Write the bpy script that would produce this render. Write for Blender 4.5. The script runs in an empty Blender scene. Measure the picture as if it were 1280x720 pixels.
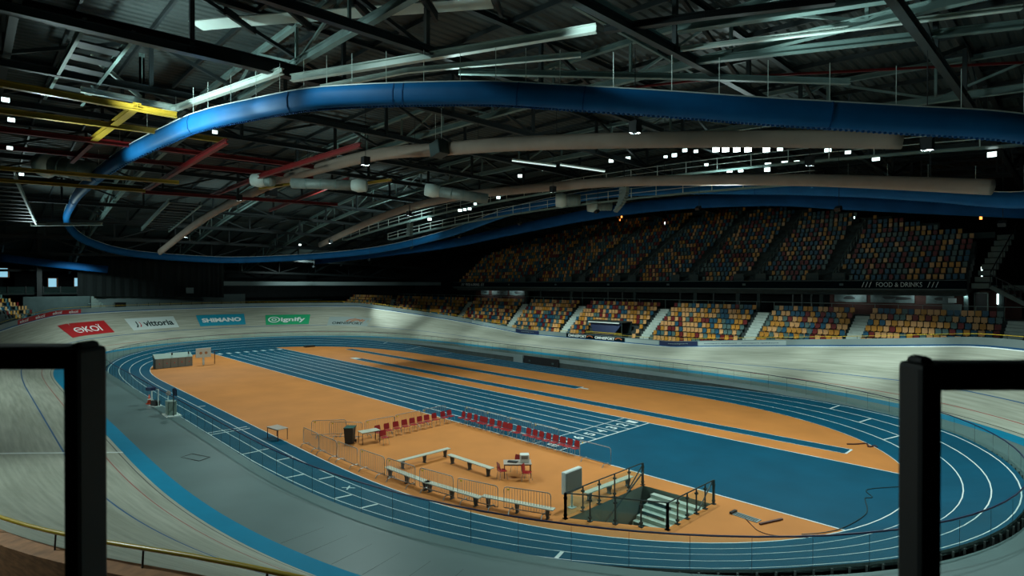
import bpy, bmesh, math, random
import numpy as np
from mathutils import Vector, Matrix
from mathutils.geometry import delaunay_2d_cdt
random.seed(7)
SC = bpy.context.scene
COL = SC.collection
PI = math.pi

# ------------------------------------------------------------------ camera
CAM = Vector((22.5305, -25.6564, 9.9857))
YAW, PITCH = 0.8039, -0.0063
cd = bpy.data.cameras.new('camera'); cam = bpy.data.objects.new('camera', cd); COL.objects.link(cam)
cam.location = CAM
cam.rotation_euler = (PI/2 + PITCH, 0, YAW)
cd.sensor_width = 36; cd.lens = 709.2296/1280*36
cd.clip_start = .05; cd.clip_end = 600
cd.dof.use_dof = True; cd.dof.focus_distance = 45; cd.dof.aperture_fstop = 4.0
SC.camera = cam

# ------------------------------------------------------------------ world and light
w = bpy.data.worlds.new('world'); SC.world = w; w.use_nodes = True
bg = w.node_tree.nodes['Background']; bg.inputs[0].default_value = (.10, .19, .19, 1); bg.inputs[1].default_value = .06
SC.view_settings.view_transform = 'Standard'; SC.view_settings.look = 'None'
SC.view_settings.gamma = 1; SC.view_settings.use_curve_mapping = False
SC.view_settings.exposure = 0.0
def spot(loc, aim, power, deg=110, col=(.80, 1, .95), r=.25, blend=.9):
    l = bpy.data.lights.new('fill_spot', 'SPOT'); l.energy = power; l.color = col
    l.spot_size = math.radians(deg); l.spot_blend = .7; l.shadow_soft_size = r
    o = bpy.data.objects.new('fill_spot', l); COL.objects.link(o); o.location = loc
    o.rotation_euler = (Vector(aim)-Vector(loc)).to_track_quat('-Z', 'Y').to_euler()
    return o
# spots added under the roof to light the infield: (location, aim, watts, cone)
WARM = (1, .93, .78)
FILL_SPOTS = [((-60, -5, 16.2), (-61, -5, 0), 8591, 146), ((-60, 15, 16.4), (-61, 13, 0), 7318, 141),
          ((-37, -6, 18.4), (-37, -5, 0), 7318, 146), ((-37, 14, 18.6), (-37, 12, 0), 6364, 128),
          ((-14, -5, 18.6), (-14, -4, 0), 7636, 146), ((-14, 15, 18.9), (-14, 12, 0), 6682, 128),
          ((6, -1, 17.8), (6, -2, 0), 6682, 146), ((9, 15, 18.0), (8, 12, 0), 7318, 141),
          ((17, 6, 16.2), (17, 6, 0), 5727, 148)]
for a, b, p, d in FILL_SPOTS: spot(a, b, p, d, r=.1)
NEARL = [((-9, -33, 17), (2, -23, 4), 9000, 100), ((-34, -32, 15), (-32, -22, 3), 7000, 110), ((27, -20, 15), (24, -8, 3), 3500, 100)]
for a, b, p, d in NEARL: spot(a, b, p, d, r=.15)  # spots added on the near side to brighten bank and yellow rail
# spots added over the far straight to brighten the lower seats
SEATL = [((x, y, zz), (x+dx, y+9.2, zz-15), p_, 63) for x, y, zz, dx, p_ in ((-92, 27, 13.5, 0, 7000), (-78, 26, 13.4, 1, 8000), (-65, 24.6, 14.0, 1, 5000), (-52, 24.6, 15.5, 1, 4200), (-40, 24.6, 16.5, 1, 6500), (-28, 24.6, 17.4, 1, 8500), (-16, 24.6, 17.8, 1, 8500), (-4, 24.6, 17.0, 1, 8500), (8, 24.6, 15.8, 1, 7500), (18, 24, 13.8, 1, 3000))]
for a, b, p, d in SEATL: spot(a, b, p, d, r=.1)
# spots without fixtures, added to light roof steel, ring, left end and concourse
UPL = [((-3.5, -17, 22.8), (-2.5, -12.5, 19.2), 1300, 78), ((-10.5, -16.5, 19.3), (1, -8, 21.6), 700, 46), ((5, -9, 20.2), (12, -1, 22.6), 1500, 72), ((-13, -19.5, 22.6), (-12, -15, 19.6), 700, 120),
       ((-83, -14, 12.5), (-88.5, -14, 6), 1800, 130), ((-70, -25, 14), (-75, -21, 5), 2200, 90), ((-90, 26, 15), (-100, 30, 10), 1800, 120), ((3.5, 44.5, 8.9), (3.5, 46, 8.5), 170, 150), ((9, 44.5, 8.9), (9, 46, 8.5), 170, 150), ((13.4, 44.3, 8.9), (13.4, 46, 8.0), 130, 150), ((-58, 44.4, 8.9), (-58, 46, 8.5), 220, 150), ((-51, 44.4, 8.9), (-51, 46, 8.5), 220, 150),
       ((-13, -20, 18.5), (-14, -15, 22), 2800, 128), ((-24, -22, 16.5), (-20, -16, 20), 2200, 130),
       ((-2, -6.5, 19.6), (3, -4, 23), 500, 128), ((13, 1, 18.5), (15, 3, 22.5), 900, 120),
       ((-70, -20, 13), (-66, -15, 18), 2500, 120), ((-45, 20, 16.5), (-50, 20, 22), 2500, 150),
       ((0, 22, 17.6), (0, 20, 21), 1200, 150), ((-30, 0, 17), (-31, -2, 24), 900, 126),
       ((-60, 0, 14), (-66, 6, 22), 1500, 150)]
for a, b, p, d in UPL: spot(a, b, p, d, (.72, 1, .97), .2)

# ------------------------------------------------------------------ materials
def mat(name, col, rough=.6, metal=0, spec=.5, noise=0, nscale=6, bump=0, stretch=None, emit=None, uv=False, col2=None, coat=0):
    m = bpy.data.materials.new(name); m.use_nodes = True; nt = m.node_tree; N = nt.nodes; L = nt.links
    b = N['Principled BSDF']
    b.inputs['Base Color'].default_value = (*col, 1); b.inputs['Roughness'].default_value = rough
    b.inputs['Metallic'].default_value = metal; b.inputs['Specular IOR Level'].default_value = spec
    if coat: b.inputs['Coat Weight'].default_value = coat; b.inputs['Coat Roughness'].default_value = .25
    if emit:
        b.inputs['Emission Color'].default_value = (*emit[0], 1); b.inputs['Emission Strength'].default_value = emit[1]
    if noise or bump:
        tc = N.new('ShaderNodeTexCoord'); mp = N.new('ShaderNodeMapping'); L.new(tc.outputs['UV' if uv else 'Object'], mp.inputs[0])
        if stretch: mp.inputs['Scale'].default_value = stretch
        no = N.new('ShaderNodeTexNoise'); no.inputs['Scale'].default_value = nscale; no.inputs['Detail'].default_value = 5
        L.new(mp.outputs[0], no.inputs[0])
        if noise:
            c2 = col2 or tuple(min(1, c*(1+noise)) for c in col); c1 = tuple(c*(1-noise) for c in col)
            r = N.new('ShaderNodeValToRGB'); r.color_ramp.elements[0].position = .3; r.color_ramp.elements[1].position = .7
            r.color_ramp.elements[0].color = (*c1, 1); r.color_ramp.elements[1].color = (*c2, 1)
            L.new(no.outputs[0], r.inputs[0]); L.new(r.outputs[0], b.inputs['Base Color'])
        if bump:
            bu = N.new('ShaderNodeBump'); bu.inputs['Strength'].default_value = bump; L.new(no.outputs[0], bu.inputs['Height'])
            L.new(bu.outputs[0], b.inputs['Normal'])
    return m
M = {}
M['orange'] = mat('orange_rubber', (.46, .168, .036), .75, noise=.09, nscale=.35, spec=.3)
M['blue'] = mat('blue_rubber', (.001, .060, .106), .7, noise=.12, nscale=.4, spec=.12)
M['line'] = mat('white_line_paint', (.55, .62, .60), .6)
M['dashed'] = mat('pale_marking_paint', (.45, .55, .55), .6)
M['apron'] = mat('grey_apron_paint', (.10, .155, .155), .4, noise=.12, nscale=.3, spec=.4)
M['azur'] = mat('azure_band_paint', (.001, .185, .32), .6, noise=.05, nscale=1, spec=.15)
def wood_track():
    m = mat('pale_pine_boards', (.33, .36, .29), .5, spec=.35); nt = m.node_tree; N = nt.nodes; L = nt.links; b = N['Principled BSDF']
    uvn = N.new('ShaderNodeUVMap'); mp = N.new('ShaderNodeMapping'); mp.inputs['Scale'].default_value = (.3, 5, 1)
    L.new(uvn.outputs[0], mp.inputs[0]); no = N.new('ShaderNodeTexNoise'); no.inputs['Scale'].default_value = 1; no.inputs['Detail'].default_value = 6
    L.new(mp.outputs[0], no.inputs[0]); r = N.new('ShaderNodeValToRGB')
    r.color_ramp.elements[0].position = .33; r.color_ramp.elements[1].position = .68
    r.color_ramp.elements[0].color = (.31, .325, .265, 1); r.color_ramp.elements[1].color = (.45, .465, .385, 1)
    L.new(no.outputs[0], r.inputs[0])
    mp2 = N.new('ShaderNodeMapping'); mp2.inputs['Scale'].default_value = (.09, .5, 1); L.new(uvn.outputs[0], mp2.inputs[0])
    n2 = N.new('ShaderNodeTexNoise'); n2.inputs['Scale'].default_value = 1; L.new(mp2.outputs[0], n2.inputs[0])
    mx = N.new('ShaderNodeMix'); mx.data_type = 'RGBA'; mx.blend_type = 'MULTIPLY'; mx.inputs[0].default_value = .6
    r2 = N.new('ShaderNodeValToRGB'); r2.color_ramp.elements[0].color = (.62, .64, .6, 1); r2.color_ramp.elements[1].color = (1, 1, 1, 1)
    r2.color_ramp.elements[0].position = .3; r2.color_ramp.elements[1].position = .65
    L.new(n2.outputs[0], r2.inputs[0]); L.new(r.outputs[0], mx.inputs[6]); L.new(r2.outputs[0], mx.inputs[7]); L.new(mx.outputs[2], b.inputs['Base Color'])
    return m
M['track'] = wood_track()
M['blackline'] = mat('black_line_paint', (.03, .035, .03), .6)
M['redline'] = mat('red_line_paint', (.30, .05, .04), .6)
M['blueline'] = mat('blue_line_paint', (.008, .085, .22), .6)
M['rimwhite'] = mat('rim_white_paint', (.72, .78, .74), .5)
M['rimgrey'] = mat('rim_board_grey', (.20, .26, .26), .5, noise=.08, nscale=.5)
M['wood'] = mat('brown_plywood', (.42, .19, .08), .6, noise=.3, nscale=3, stretch=(1, 1, 6))
M['yellow'] = mat('yellow_rail_paint', (.70, .48, .03), .35)
M['dark'] = mat('black_steel', (.006, .008, .009), .45)
M['post'] = mat('foreground_black_paint', (.0025, .005, .006), .55, noise=.2, nscale=4)
M['steel'] = mat('dark_painted_steel', (.018, .026, .028), .5, noise=.2, nscale=1)
M['teal_steel'] = mat('grey_green_steel', (.17, .25, .235), .42, noise=.15, nscale=1)
M['pale_steel'] = mat('pale_grey_steel', (.60, .70, .65), .4, noise=.08, nscale=1)
M['deck'] = mat('corrugated_roof_sheet', (.045, .06, .058), .62, metal=0, noise=.15, nscale=.4)
M['wall_dark'] = mat('black_acoustic_wall', (.007, .010, .011), .9, noise=.3, nscale=1)
M['wall_grey'] = mat('grey_block_wall', (.05, .075, .075), .8, noise=.15, nscale=1)
M['curtain'] = mat('dark_grey_curtain', (.013, .018, .018), .9, noise=.3, nscale=2, stretch=(1, 1, .1))
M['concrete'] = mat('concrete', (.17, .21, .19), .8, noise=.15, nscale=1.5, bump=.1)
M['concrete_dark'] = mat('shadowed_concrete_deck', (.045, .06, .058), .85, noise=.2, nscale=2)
M['aisle'] = mat('pale_concrete_steps', (.50, .58, .53), .75, noise=.1, nscale=2)
M['ringblue'] = mat('royal_blue_fabric', (.003, .13, .36), .6, noise=.12, nscale=.7, spec=.3)
M['ringbluedark'] = mat('navy_blue_fabric', (.002, .07, .22), .7, noise=.12, nscale=.7, spec=.2)
M['ringwhite'] = mat('white_top_batten', (.6, .68, .66), .4)
M['beige'] = mat('beige_fabric', (.36, .28, .225), .75, noise=.1, nscale=.6)
M['red_steel'] = mat('dark_red_steel', (.16, .008, .008), .4, noise=.1, nscale=1)
M['yellow_steel'] = mat('mustard_steel', (.36, .23, .02), .4, noise=.1, nscale=1)
M['duct'] = mat('galvanised_duct', (.22, .27, .25), .45, metal=.15, noise=.15, nscale=2)
M['lamp'] = mat('lamp_glass', (1, 1, 1), .3, emit=((.80, 1, .96), 12))
M['lamp_soft'] = mat('small_lamp_glass', (1, 1, 1), .3, emit=((.75, 1, .95), 3.5))
M['trough'] = mat('trough_diffuser', (1, 1, 1), .4, emit=((.7, .95, .9), .8))
M['lamp_warm'] = mat('orange_lamp_glass', (1, .4, .1), .3, emit=((1, .3, .06), 3))
M['fascia'] = mat('dark_teal_fascia', (.002, .008, .012), .9, spec=.05)
M['fascia_trim'] = mat('fascia_trim', (.07, .11, .11), .5)
M['sign_white'] = mat('sign_lettering', (.75, .85, .85), .6)
M['brick'] = mat('dark_red_wall', (.055, .014, .01), .8, noise=.2, nscale=4)
M['navy'] = mat('navy_banner', (.006, .018, .07), .5)
M['banner'] = mat('white_banner', (.36, .44, .44), .5)
M['red_ad'] = mat('red_advert', (.42, .012, .015), .5)
M['white_ad'] = mat('white_advert', (.52, .60, .58), .5)
M['cyan_ad'] = mat('cyan_advert', (.008, .26, .38), .5)
M['green_ad'] = mat('green_advert', (.012, .36, .15), .5)
M['grey_ad'] = mat('pale_grey_advert', (.30, .37, .36), .5)
M['ad_text_w'] = mat('white_print', (.75, .80, .78), .5)
M['ad_text_d'] = mat('dark_green_print', (.01, .03, .03), .5)
M['ad_text_r'] = mat('red_print', (.5, .02, .02), .5)
M['ad_text_o'] = mat('orange_print', (.45, .13, .04), .5)
SEATC = [('pale orange', (.74, .40, .16)), ('amber', (.60, .27, .035)), ('dark red', (.20, .015, .015)), ('blue', (.015, .11, .19)), ('grey green', (.10, .18, .17))]
for n, c in SEATC: M['seat_'+n] = mat('seat_plastic_'+n.replace(' ', '_'), c, .45)
M['seat_white'] = mat('seat_plastic_white', (.5, .55, .52), .45)
M['chair_red'] = mat('red_chair_plastic', (.27, .006, .010), .4)
M['chrome'] = mat('pale_metal_tube', (.35, .36, .35), .35, metal=.5)
M['galv'] = mat('galvanised_barrier_tube', (.27, .25, .23), .4, metal=.4)
M['bench_top'] = mat('pale_bench_board', (.42, .43, .35), .5, noise=.08, nscale=2)
M['bench_leg'] = mat('dark_grey_bench_leg', (.035, .045, .045), .6)
M['table_top'] = mat('cream_table_top', (.36, .30, .25), .4)
M['table_leg'] = mat('dark_brown_metal_leg', (.05, .012, .01), .5)
M['bin'] = mat('black_bin_plastic', (.012, .016, .018), .5)
M['bin_lid'] = mat('dark_green_bin_lid', (.01, .065, .055), .5)
M['white_plastic'] = mat('white_plastic', (.55, .60, .56), .4)
M['grey_plastic'] = mat('grey_screen_panel', (.16, .17, .145), .5)
M['black_plastic'] = mat('black_plastic', (.012, .012, .013), .4)
M['cone'] = mat('orange_cone_plastic', (.75, .10, .04), .5)
M['pit_wall'] = mat('grey_green_pit_wall', (.12, .16, .13), .8, noise=.1, nscale=1)
M['pit_floor'] = mat('brown_pit_floor', (.10, .07, .05), .8)
M['stair'] = mat('grey_green_stair', (.34, .42, .36), .7, noise=.1, nscale=2)
M['riser_shade'] = mat('painted_riser_shade', (.02, .045, .045), .7)  # shade on the pit stair risers, put into the colour
M['rail_dark'] = mat('dark_green_grey_rail', (.015, .03, .03), .4)
M['rail_navy'] = mat('navy_handrail', (.008, .012, .05), .4)
M['tech_grey'] = mat('grey_storage_box', (.19, .19, .165), .7)
M['tech_top'] = mat('pale_green_cover', (.20, .28, .24), .7)
M['screen'] = mat('lit_screen', (.2, .5, .7), .4, emit=((.30, .62, .78), .9))
M['photo'] = mat('menu_photo_print', (.11, .15, .15), .5, noise=.5, nscale=1.3, col2=(.17, .22, .22))
def glass(name, tint, a):
    m = bpy.data.materials.new(name); m.use_nodes = True; nt = m.node_tree; nt.nodes.clear()
    o = nt.nodes.new('ShaderNodeOutputMaterial'); t = nt.nodes.new('ShaderNodeBsdfTransparent'); t.inputs[0].default_value = (*tint, 1)
    g = nt.nodes.new('ShaderNodeBsdfGlossy'); g.inputs['Roughness'].default_value = .08; g.inputs[0].default_value = (.9, 1, 1, 1)
    d = nt.nodes.new('ShaderNodeBsdfDiffuse'); d.inputs[0].default_value = (.35, .55, .52, 1)
    x = nt.nodes.new('ShaderNodeMixShader'); x.inputs[0].default_value = a; y = nt.nodes.new('ShaderNodeMixShader'); y.inputs[0].default_value = .06
    nt.links.new(t.outputs[0], y.inputs[1]); nt.links.new(d.outputs[0], y.inputs[2])
    nt.links.new(y.outputs[0], x.inputs[1]); nt.links.new(g.outputs[0], x.inputs[2]); nt.links.new(x.outputs[0], o.inputs[0])
    return m
M['glass'] = glass('balustrade_glass', (.84, .95, .94), .05)
M['glass2'] = glass('pit_glass', (.80, .92, .90), .05)

# ------------------------------------------------------------------ mesh helpers
class MB:
    def __init__(s): s.v = []; s.f = []; s.m = []; s.uv = []
    def poly(s, pts, mi=0, uv=None):
        b = len(s.v); s.v += [tuple(p) for p in pts]; s.f.append(tuple(range(b, b+len(pts)))); s.m.append(mi); s.uv.append(uv)
    def box(s, lo, hi, mi=0, T=None):
        x0, y0, z0 = lo; x1, y1, z1 = hi
        c = [(x0,y0,z0),(x1,y0,z0),(x1,y1,z0),(x0,y1,z0),(x0,y0,z1),(x1,y0,z1),(x1,y1,z1),(x0,y1,z1)]
        if T: c = [tuple(T @ Vector(p)) for p in c]
        b = len(s.v); s.v += c
        for q in ((0,3,2,1),(4,5,6,7),(0,1,5,4),(1,2,6,5),(2,3,7,6),(3,0,4,7)): s.f.append(tuple(b+i for i in q)); s.m.append(mi); s.uv.append(None)
    def bar(s, a, b, wd, ht=None, mi=0, up=(0,0,1)):
        a = Vector(a); b = Vector(b); d = b-a; L = d.length
        if L < 1e-6: return
        d /= L; u = Vector(up)
        if abs(d.dot(u)) > .99: u = Vector((1,0,0))
        r = d.cross(u).normalized(); u = r.cross(d)
        T = Matrix(((d.x, r.x, u.x, a.x), (d.y, r.y, u.y, a.y), (d.z, r.z, u.z, a.z), (0,0,0,1)))
        ht = ht or wd; s.box((0, -wd/2, -ht/2), (L, wd/2, ht/2), mi, T)
    def ibeam(s, a, b, wd, ht, t=.03, mi=0):
        a = Vector(a); b = Vector(b); up = Vector((0,0,1))
        o = up*(ht/2-t/2)
        s.bar(a+o, b+o, wd, t, mi); s.bar(a-o, b-o, wd, t, mi); s.bar(a, b, t, ht-2*t, mi)
    def tube(s, pts, r, n=6, mi=0, closed=False, caps=True):
        pts = [Vector(p) for p in pts]; rings = []; N = len(pts)
        for i, p in enumerate(pts):
            if closed: d = pts[(i+1) % N]-pts[i-1]
            else: d = pts[min(i+1, N-1)]-pts[max(i-1, 0)]
            d.normalize(); u = Vector((0,0,1))
            if abs(d.z) > .95: u = Vector((1,0,0))
            x = d.cross(u).normalized(); y = x.cross(d)
            rr = r[i] if isinstance(r, (list, tuple)) else r
            b = len(s.v); s.v += [tuple(p+(x*math.cos(2*PI*k/n)+y*math.sin(2*PI*k/n))*rr) for k in range(n)]; rings.append(b)
        for i in range(N if closed else N-1):
            a = rings[i]; b = rings[(i+1) % N]
            for k in range(n):
                s.f.append((a+k, b+k, b+(k+1) % n, a+(k+1) % n)); s.m.append(mi); s.uv.append(None)
        if caps and not closed:
            s.f.append(tuple(rings[0]+k for k in range(n))); s.m.append(mi); s.uv.append(None)
            s.f.append(tuple(rings[-1]+k for k in reversed(range(n)))); s.m.append(mi); s.uv.append(None)
    def cyl(s, p, r, h, n=12, mi=0, r2=None):
        p = Vector(p); s.tube([p, p+Vector((0,0,h))], [r, r if r2 is None else r2], n, mi)
    def sweep(s, pts, prof, mi=0, closed=False, ups=None):
        # prof: list of (across, up) points, a closed outline
        pts = [Vector(p) for p in pts]; N = len(pts); n = len(prof); R = []
        for i, p in enumerate(pts):
            d = (pts[(i+1) % N]-pts[i-1]) if closed else pts[min(i+1, N-1)]-pts[max(i-1, 0)]
            d.normalize(); x = d.cross(Vector((0,0,1))).normalized(); y = x.cross(d)
            b = len(s.v); s.v += [tuple(p+x*a+y*c) for a, c in prof]; R.append(b)
        for i in range(N if closed else N-1):
            a = R[i]; b = R[(i+1) % N]
            for k in range(n): s.f.append((a+k, b+k, b+(k+1) % n, a+(k+1) % n)); s.m.append(mi); s.uv.append(None)
        if not closed:
            s.f.append(tuple(R[0]+k for k in range(n))); s.m.append(mi); s.uv.append(None)
            s.f.append(tuple(R[-1]+k for k in reversed(range(n)))); s.m.append(mi); s.uv.append(None)
    def build(s, name, mats, parent=None, smooth=False, bevel=0, recalc=True):
        me = bpy.data.meshes.new(name); me.from_pydata(s.v, [], s.f)
        if not isinstance(mats, (list, tuple)): mats = [mats]
        for m in mats: me.materials.append(M[m] if isinstance(m, str) else m)
        me.polygons.foreach_set('material_index', s.m)
        if any(u is not None for u in s.uv):
            ul = me.uv_layers.new(name='UVMap'); k = 0
            for u, f in zip(s.uv, s.f):
                for j in range(len(f)):
                    if u: ul.data[k].uv = u[j]
                    k += 1
        if smooth: me.polygons.foreach_set('use_smooth', [True]*len(s.f))
        me.update()
        if recalc:
            bm = bmesh.new(); bm.from_mesh(me); bmesh.ops.recalc_face_normals(bm, faces=bm.faces); bm.to_mesh(me); bm.free()
        o = bpy.data.objects.new(name, me); COL.objects.link(o)
        if parent: o.parent = parent
        if bevel:
            bv = o.modifiers.new('bevel', 'BEVEL'); bv.width = bevel; bv.segments = 2
        return o
def tag(o, label=None, cat=None, group=None, kind=None):
    if label: o['label'] = label
    if cat: o['category'] = cat
    if group: o['group'] = group
    if kind: o['kind'] = kind
    return o
def thing(name, label, cat, loc=(0,0,0), rz=0, group=None):
    o = bpy.data.objects.new(name, None); COL.objects.link(o); o.empty_display_size = .2
    o.location = loc; o.rotation_euler = (0, 0, rz); return tag(o, label, cat, group)
def struct(o): o['kind'] = 'structure'; return o
def dup(o, loc=None, rz=None, label=None, parent=None):
    c = o.copy(); COL.objects.link(c)
    if parent: c.parent = parent
    if loc is not None: c.location = loc
    if rz is not None: c.rotation_euler = (0, 0, rz)
    if label: c['label'] = label
    for ch in KIDS.setdefault(o.name, [x for x in bpy.data.objects if x.parent == o]):
        dup(ch, parent=c)
    return c
KIDS = {}
_tc = {}
def text_mesh(body, size=1, bold=.0, shear=0, space=1):
    cu = bpy.data.curves.new('lettering', 'FONT'); cu.body = body; cu.size = size; cu.offset = bold; cu.shear = shear
    cu.align_x = 'CENTER'; cu.align_y = 'CENTER'; cu.resolution_u = 3; cu.space_character = space; cu.fill_mode = 'FRONT'
    o = bpy.data.objects.new('lettering', cu); COL.objects.link(o)
    bpy.context.view_layer.update(); dg = bpy.context.evaluated_depsgraph_get()
    me = o.evaluated_get(dg).to_mesh()
    v = [tuple(p.co) for p in me.vertices]; f = [tuple(p.vertices) for p in me.polygons]
    o.evaluated_get(dg).to_mesh_clear(); bpy.data.objects.remove(o); bpy.data.curves.remove(cu)
    return v, f
def fit_text(body, W, H, bold=.0, shear=0, space=1):
    v, f = text_mesh(body, 1, bold, shear, space)
    xs = [p[0] for p in v]; ys = [p[1] for p in v]; x0, x1, y0, y1 = min(xs), max(xs), min(ys), max(ys)
    return [((p[0]-(x0+x1)/2)*W/(x1-x0), (p[1]-(y0+y1)/2)*H/(y1-y0)) for p in v], f
def mapped(name, shape, fn, matname, parent):
    # shape: (2-D points, faces); fn maps (x, y) -> point in the scene
    v, f = shape; me = bpy.data.meshes.new(name); me.from_pydata([tuple(fn(x, y)) for x, y in v], [], f)
    me.materials.append(M[matname]); me.update(); o = bpy.data.objects.new(name, me); COL.objects.link(o)
    if parent: o.parent = parent
    return o
def outline(pts2, holes=()):
    # filled 2-D polygon
    vs = [Vector(p) for p in pts2]; n = len(vs); r = delaunay_2d_cdt(vs, [], [list(range(n))], 1, 1e-5)
    return [tuple(p) for p in r[0]], [tuple(f) for f in r[2]]
STAG = [(53.02, 2.94, 3.9), (49.84, 1.96, 2.9), (46.46, .98, 1.92), (187, .02, .95), (196.5, .02, 2.9), (197.1, .02, 2.9), (203.1, 1.96, 2.9), (203.0, 1.3, 1.9),
        (.8, 1.0, 1.92), (4.3, 1.96, 2.9), (5.6, 1.0, 1.8), (8.77, 1.98, 2.85), (10.6, 1.98, 2.9), (19.12, 2.98, 3.9), (110.6, .98, 3.9), (103.4, .98, 3.9), (94.4, .02, 3.9), (117.3, 2.9, 3.9)]

# ------------------------------------------------------------------ plan curves
def _bend(kmax,T,n=600):
    Lb=np.pi/kmax+T; s=np.linspace(0,Lb,n); k=np.minimum(np.minimum(s/T,1),(Lb-s)/T)*kmax
    ds=np.diff(s)
    th=np.concatenate([[0],np.cumsum((k[1:]+k[:-1])/2*ds)])
    x=np.concatenate([[0],np.cumsum((np.cos(th[1:])+np.cos(th[:-1]))/2*ds)])
    y=np.concatenate([[0],np.cumsum((np.sin(th[1:])+np.sin(th[:-1]))/2*ds)])
    return s,k,th,x,y
class Loop:
    """closed stadium curve with clothoid transitions, arc 0 = start of the right bend on the near straight, runs counter-clockwise"""
    def __init__(self,width,T,cx,cy,ext=None,per=None):
        lo,hi=.01,1
        for _ in range(60):
            m=(lo+hi)/2
            if _bend(m,T,200)[4][-1]>width: lo=m
            else: hi=m
        s,k,th,x,y=_bend(m,T)
        L=ext-2*x.max() if ext else per/2-s[-1]
        a=np.stack([x+L/2,y-width/2],1); b=-a
        self.P=np.concatenate([a,b])+[cx,cy]; n=np.stack([np.sin(th),-np.cos(th)],1)
        self.N=np.concatenate([n,-n]); self.K=np.concatenate([k,k])/m
        self.L=L; self.Lb=s[-1]; self.S=np.concatenate([s,s+s[-1]+L]); self.per=2*(L+s[-1])
        self.P=np.concatenate([self.P,self.P[:1]]);self.N=np.concatenate([self.N,self.N[:1]]);self.K=np.concatenate([self.K,self.K[:1]]);self.S=np.concatenate([self.S,[self.per]])
    def at(self,s):
        s=np.asarray(s,float)%self.per
        f=lambda A:np.interp(s,self.S,A)
        return np.stack([f(self.P[:,0]),f(self.P[:,1])],-1),np.stack([f(self.N[:,0]),f(self.N[:,1])],-1),f(self.K)
    def near(self,p):
        A=self.P[:-1];B=self.P[1:];d=B-A;p=np.asarray(p,float)
        t=np.clip(((p-A)*d).sum(1)/np.maximum((d*d).sum(1),1e-12),0,1)
        q=A+d*t[:,None];e=p-q;i=np.hypot(e[:,0],e[:,1]).argmin()
        n=self.N[i]*(1-t[i])+self.N[i+1]*t[i]
        return float(self.S[i]*(1-t[i])+self.S[i+1]*t[i]),float(e[i]@n),float(self.K[i]*(1-t[i])+self.K[i+1]*t[i])
OV=Loop(32.5,26,-26.3,5.18,ext=85.4)
VE=Loop(47.4,30,-25.25,3.9,per=249.5)
def bank(k, s=150):
    b = 11+24*k+8.5*k**4; s = s % 249.5
    cap = 31.5 if s < 42 else (31.5+(s-42)/20*6 if s < 62 else (37.5 if s < 92 else (44 if s < 230 else 31.5)))
    return math.radians(-math.log(math.exp(-b)+math.exp(-cap)) if abs(b-cap) < 30 else min(b, cap))
def V3(p, z): return (float(p[0]), float(p[1]), float(z))
def ovpt(s, off, z=None):
    p, n, k = OV.at(s); q = p+n*off
    return V3(q, .28*max(off, 0)*k if z is None else z)
def vept(s, t, lift=0):
    """point on the banked boards: s along the loop, t metres up the slope"""
    p, n, k = VE.at(s); b = bank(float(k), float(s)); q = p+n*(t*math.cos(b)-lift*math.sin(b))
    return V3(q, 1.25+t*math.sin(b)+lift*math.cos(b))
def veoff(s, off, z):
    p, n, k = VE.at(s); return V3(p+n*off, z)
def vetop(s, out=0, up=0):
    p, n, k = VE.at(s); b = bank(float(k), float(s)); q = p+n*(7*math.cos(b)+out); return V3(q, 1.25+7*math.sin(b)+up)
NO = 220; NV = 260
so = [OV.per*i/NO for i in range(NO)]; sv = [VE.per*i/NV for i in range(NV)]
def loft(mb, S, fn, prof, mats_, closed=True, uvf=None):
    """prof: list of parameters; mats_: material index per strip"""
    for i in range(len(S) if closed else len(S)-1):
        a = S[i]; b = S[(i+1) % len(S)]; bb = b if b > a else b+(OV.per if fn in (ovpt,) else VE.per)
        for j, mi in enumerate(mats_):
            p, q = prof[j], prof[j+1]
            mb.poly([fn(a, p), fn(b, p), fn(b, q), fn(a, q)], mi, [(a, p), (bb, p), (bb, q), (a, q)])

# ------------------------------------------------------------------ floor: orange infield with a hole for the stair pit
PIT = [(6.80, -7.15), (10.25, -5.05), (10.30, -1.25), (6.80, -1.45)]
inner = [ovpt(s, 0)[:2] for s in so]
def in_poly(p, poly):
    c = False; n = len(poly)
    for i in range(n):
        (x0, y0), (x1, y1) = poly[i], poly[(i+1) % n]
        if (y0 > p[1]) != (y1 > p[1]) and p[0] < (x1-x0)*(p[1]-y0)/(y1-y0)+x0: c = not c
    return c
vs = [Vector(p) for p in inner]+[Vector(p) for p in PIT]; n = len(inner)
r = delaunay_2d_cdt(vs, [(i, (i+1) % n) for i in range(n)]+[(n+i, n+(i+1) % 4) for i in range(4)], [], 0, 1e-5)
mb = MB(); rv = r[0]
for f in r[2]:
    c = sum((rv[i] for i in f), Vector((0, 0)))/len(f)
    if in_poly(c, inner) and not in_poly(c, PIT): mb.poly([(rv[i].x, rv[i].y, 0) for i in f])
floor = struct(mb.build('floor', 'orange'))
def clip_y(y0, y1, xmin=None, xmax=None):
    """outline of the infield between two Y values"""
    ys = np.linspace(y0, y1, 24); L = []; R = []
    P = np.array(inner)
    for y in ys:
        xs = []
        for i in range(len(P)):
            a = P[i]; b = P[(i+1) % len(P)]
            if (a[1] > y) != (b[1] > y): xs.append(a[0]+(b[0]-a[0])*(y-a[1])/(b[1]-a[1]))
        lo, hi = min(xs), max(xs)
        L.append((max(lo, xmin) if xmin is not None else lo, y)); R.append((min(hi, xmax) if xmax is not None else hi, y))
    return L, R
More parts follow.
